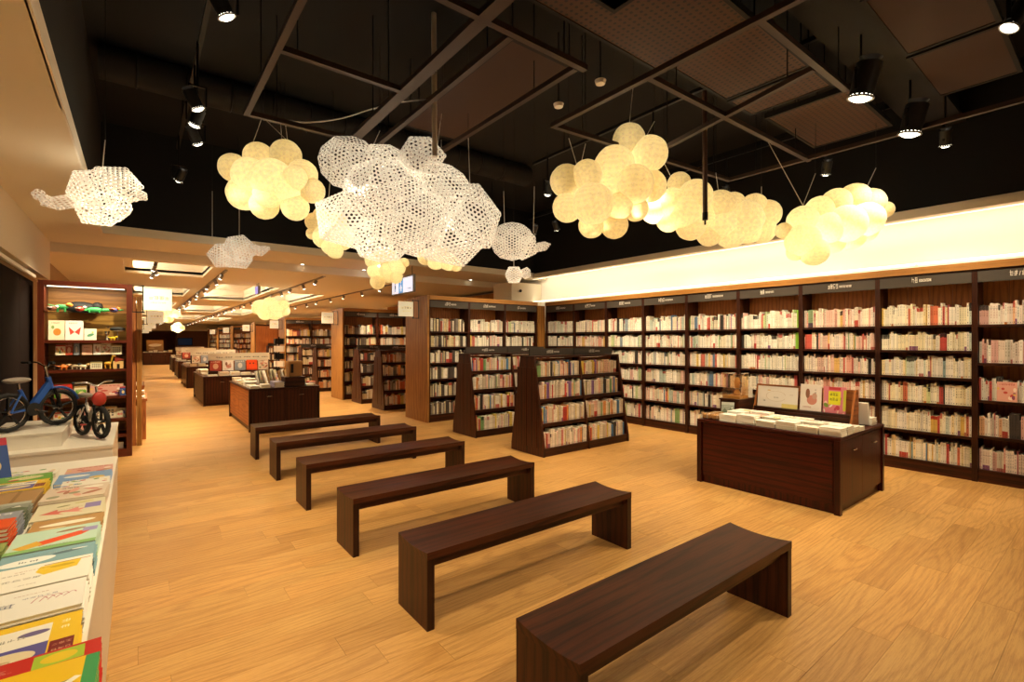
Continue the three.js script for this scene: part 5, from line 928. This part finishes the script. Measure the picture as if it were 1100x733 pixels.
  box3(70, 0.12, 0.09, 0.82, 12, 'small salmon box in front of the striped toy box', zf + 0.08, 0.04); box3(84, 0.1, 0.1, 0.82, 14, 'small leaf green box in front of the pale game box', zf + 0.08, 0.04); box3(130, 0.06, 0.12, 0.82, 25, 'small navy box at the end of the pink game box', zf + 0.08, 0.05);
  box3(110, 0.24, 0.15, 0.52, 33, 'wide pale game box with a dark grid on the low shelf'); box3(128, 0.1, 0.12, 0.52, 6, 'beige box beside the wide pale game box'); box3(66, 0.2, 0.12, 0.52, 30, 'orange block toy box on the low shelf of the case');
  box3(90, 0.3, 0.12, 0.3, 8, 'pink and brown box on the lowest shelf of the toy case'); box3(120, 0.2, 0.08, 0.1, 17, 'white box on the floor of the toy case');
}
// ================================================================ SIGNS
M.signLit = std({ map: coverAtlas, vertexColors: true, roughness: 0.5, emissive: new THREE.Color().setRGB(1, 0.93, 0.7), emissiveMap: coverAtlas, emissiveIntensity: 0.36 });
function flagSign(label, x, y, z, w, h, dir) { // a lit cream panel on a black bracket; dir = side of the bracket
  const t = thing('flag_sign', label, 'sign', [x, y, z], 0, 'lit cream signs on the partitions');
  const g = coverUV(new THREE.BoxGeometry(w, h, 0.03), 35, 2, 1, new THREE.Color(1, 1, 1)); part(t, 'panel', g, M.signLit, null, null, 'glowing cream panel');
  const a = dir * (w / 2 + 0.06);
  part(t, 'bracket', [bx(0.012, h + 0.08, 0.02, dir * (w / 2 + 0.01), 0, 0), bx(0.012, h + 0.08, 0.02, dir * (w / 2 + 0.125), 0, 0)], M.darkMetal); part(t, 'bracket_arm', bx(0.14, 0.014, 0.02, a, h / 2 + 0.03, 0), M.darkMetal); part(t, 'bracket_arm', bx(0.14, 0.014, 0.02, a, -h / 2 - 0.03, 0), M.darkMetal);
  const l = new THREE.RectAreaLight(new THREE.Color().setRGB(1, 0.92, 0.72), 0.5, w, h); l.position.set(x, y, z + 0.03); l.lookAt(x, y, z + 1); l.castShadow = true; scene.add(l);
}
flagSign('lit cream sign on the oak partition behind the benches', 4.04, 2.16, -8.5, 0.29, 0.28, 1);
aisles.slice(0, 5).forEach(([z, x, , , nm]) => flagSign(`lit cream sign on the ${nm} oak partition of the corridor`, x - 0.29, 2.16, z - 0.3, 0.29, 0.29, 1));
const leftZ = [-8.42, -14.6, -20.8, -27, -33];
leftZ.forEach((z, k) => {
  const nm = ['first', 'second', 'third', 'fourth', 'fifth'][k];
  flagSign(k ? `lit cream sign over the walkway, ${nm} along the dark side` : 'large lit cream sign beside the toy display case', k ? 0.36 : 0.235, 2.13, z, 0.32, 0.3, -1);
  if (k) { const t = thing('side_case', `brown bookcase end standing across the walkway edge, ${nm} along`, 'bookcase', [-1.0, 0, z]); part(t, 'side_panel', bx(0.06, 2.31, 0.36, 1.03, 1.155, -0.15, 'y'), M.panel); part(t, 'carcass', bx(1.0, 2.31, 0.3, 0.5, 1.155, -0.18, 'y'), M.back); for (let j = 0; j < 5; j++) part(t, 'shelf', bx(0.96, 0.03, 0.1, 0.5, 0.3 + j * 0.4, 0.02), M.wenge); }
  else { const t = thing('side_case', 'brown bookcase end right behind the toy display case', 'bookcase', [-1.0, 0, -9.1]); part(t, 'side_panel', bx(0.06, 2.2, 0.3, 1.03, 1.1, -0.1, 'y'), M.panel); part(t, 'carcass', bx(0.98, 2.2, 0.28, 0.5, 1.1, -0.11, 'y'), M.back); }
});
{
  const tex = canvasTex(512, 160, (g) => { g.fillStyle = '#e4ecff'; g.fillRect(0, 0, 512, 160); g.fillStyle = '#4f8fc4'; g.fillRect(170, 0, 110, 160); g.fillStyle = '#3a4a5a'; g.beginPath(); g.arc(80, 45, 14, 0, 7); g.fill(); g.fillRect(62, 62, 36, 44); g.fillRect(62, 104, 14, 40); g.fillRect(84, 104, 14, 40); g.fillStyle = '#dfeaff'; g.beginPath(); g.arc(225, 42, 13, 0, 7); g.fill(); g.beginPath(); g.moveTo(225, 55); g.lineTo(195, 112); g.lineTo(255, 112); g.fill(); g.fillRect(208, 110, 12, 34); g.fillRect(230, 110, 12, 34); g.fillStyle = '#6a7484'; g.fillRect(380, 118, 80, 8); g.beginPath(); g.moveTo(480, 122); g.lineTo(452, 106); g.lineTo(452, 138); g.fill(); });
  const m = std({ map: tex, emissive: 0xffffff, emissiveMap: tex, emissiveIntensity: 0.9, roughness: 0.4 });
  const t = thing('washroom_sign', 'lit blue and white washroom sign hanging from the low ceiling', 'sign', [4.2, 2.66, -8.98]);
  part(t, 'case', bx(0.05, 0.34, 0.98, 0.015, 0.01, 0), M.steel); part(t, 'face', new THREE.PlaneGeometry(0.94, 0.29).rotateY(-Math.PI / 2), m, [-0.0115, 0, 0], null, 'glowing face with two figures');
  for (const z of [-0.4, 0.4]) part(t, 'hanger', rod([0.015, 0.18, z], [0.015, 0.345, z], 0.008), M.darkMetal);
  const l = new THREE.RectAreaLight(new THREE.Color().setRGB(0.75, 0.8, 1), 1.6, 0.94, 0.29); l.position.set(4.18, 2.66, -8.98); l.lookAt(3, 2.66, -8.98); l.castShadow = true; scene.add(l);
  const q = planY(277, 304, lowY), e = thing('exit_sign', 'small violet-blue lit sign hanging in the corridor', 'sign', [q.x, lowY - 0.16, q.z]);
  part(e, 'case', bx(0.05, 0.18, 0.32, 0, 0, 0), M.steel); part(e, 'face', bx(0.004, 0.15, 0.29, -0.028, 0, 0), std({ color: 0xc8c8ff, emissive: 0x8f8fff, emissiveIntensity: 0.7 })); for (const z of [-0.1, 0.1]) part(e, 'hanger', rod([0, 0.09, z], [0, 0.16, z], 0.006), M.darkMetal);
}
// ================================================================ SMALL TABLES ALONG THE WALKWAY AND THE FAR END
[[-10.7, -9.55, 'near'], [-13.8, -12.4, 'well past']].forEach(([za, zb, wh], i) => {
  const t = thing('side_table', `low brown side table ${wh} the toy display case`, 'table', [-0.18, 0, (za + zb) / 2]), l = zb - za;
  part(t, 'top', rbx(0.62, 0.04, l, 0.004, 0, 0.62, 0), M.back); for (const [sx, sz] of [[-1, -1], [1, -1], [-1, 1], [1, 1]]) part(t, 'leg', bx(0.05, 0.6, 0.05, sx * 0.27, 0.3, sz * (l / 2 - 0.04), 'y'), M.back);
  for (let k = 0; k < 4; k++) stack('stacked_paperback', -0.0 - (k % 2) * 0.26, 0.641, zb - 0.2 - k * 0.25, 0.2, 0.22, 0.025, 1 + (k + i) % 3, [17, 3, 15, 2][k], `on the side table ${wh} the toys`, `books on the side table ${wh} the toys`);
});
{
  const easel = (x, z, y, w, h, cell, label) => { const t = thing('notice_board', label, 'notice board', [x, y, z]); const g = coverUV(new THREE.BoxGeometry(w, h, 0.03).translate(0, h / 2 + 0.05, 0), cell, 2, 1); part(t, 'board', g, M.cover); part(t, 'stand', [bx(0.03, 0.08, 0.2, 0, 0.04, 0)], M.darkMetal); };
  easel(0.95, -39.8, 0.805, 0.9, 0.75, 7, 'tan notice board on the counter ending the corridor');
  const s = thing('wall_screen', 'dim blue screen on the dark far wall', 'screen', [3.0, 1.5, ZF + 0.08]); part(s, 'bezel', bx(1.0, 0.6, 0.06, 0, 0, 0), M.black); part(s, 'display', bx(0.9, 0.5, 0.01, 0, 0, 0.032), std({ color: 0x20304a, emissive: 0x3a5070, emissiveIntensity: 0.08 }));
  const p = thing('spinner_rack', 'slim black spinner rack of white booklets beside the fourth oak partition', 'rack', [3.9, 0, -18.2]); part(p, 'pole', rod([0, 0, 0], [0, 1.7, 0], 0.02), M.darkMetal); part(p, 'base', new THREE.CylinderGeometry(0.2, 0.22, 0.04, 18), M.darkMetal, [0, 0.02, 0]);
  for (let k = 0; k < 5; k++) for (const a of [0, 1.57, 3.14, 4.71]) part(p, 'pocket', bx(0.2, 0.2, 0.02, 0, 0, 0.14).rotateY(a), k % 2 ? M.white : M.darkMetal, [0, 0.5 + k * 0.26, 0]);
}
// ================================================================ hand over
scene.traverse((o) => { if (o.isMesh) { o.castShadow = true; o.receiveShadow = true; } });
renderer.render(scene, camera);
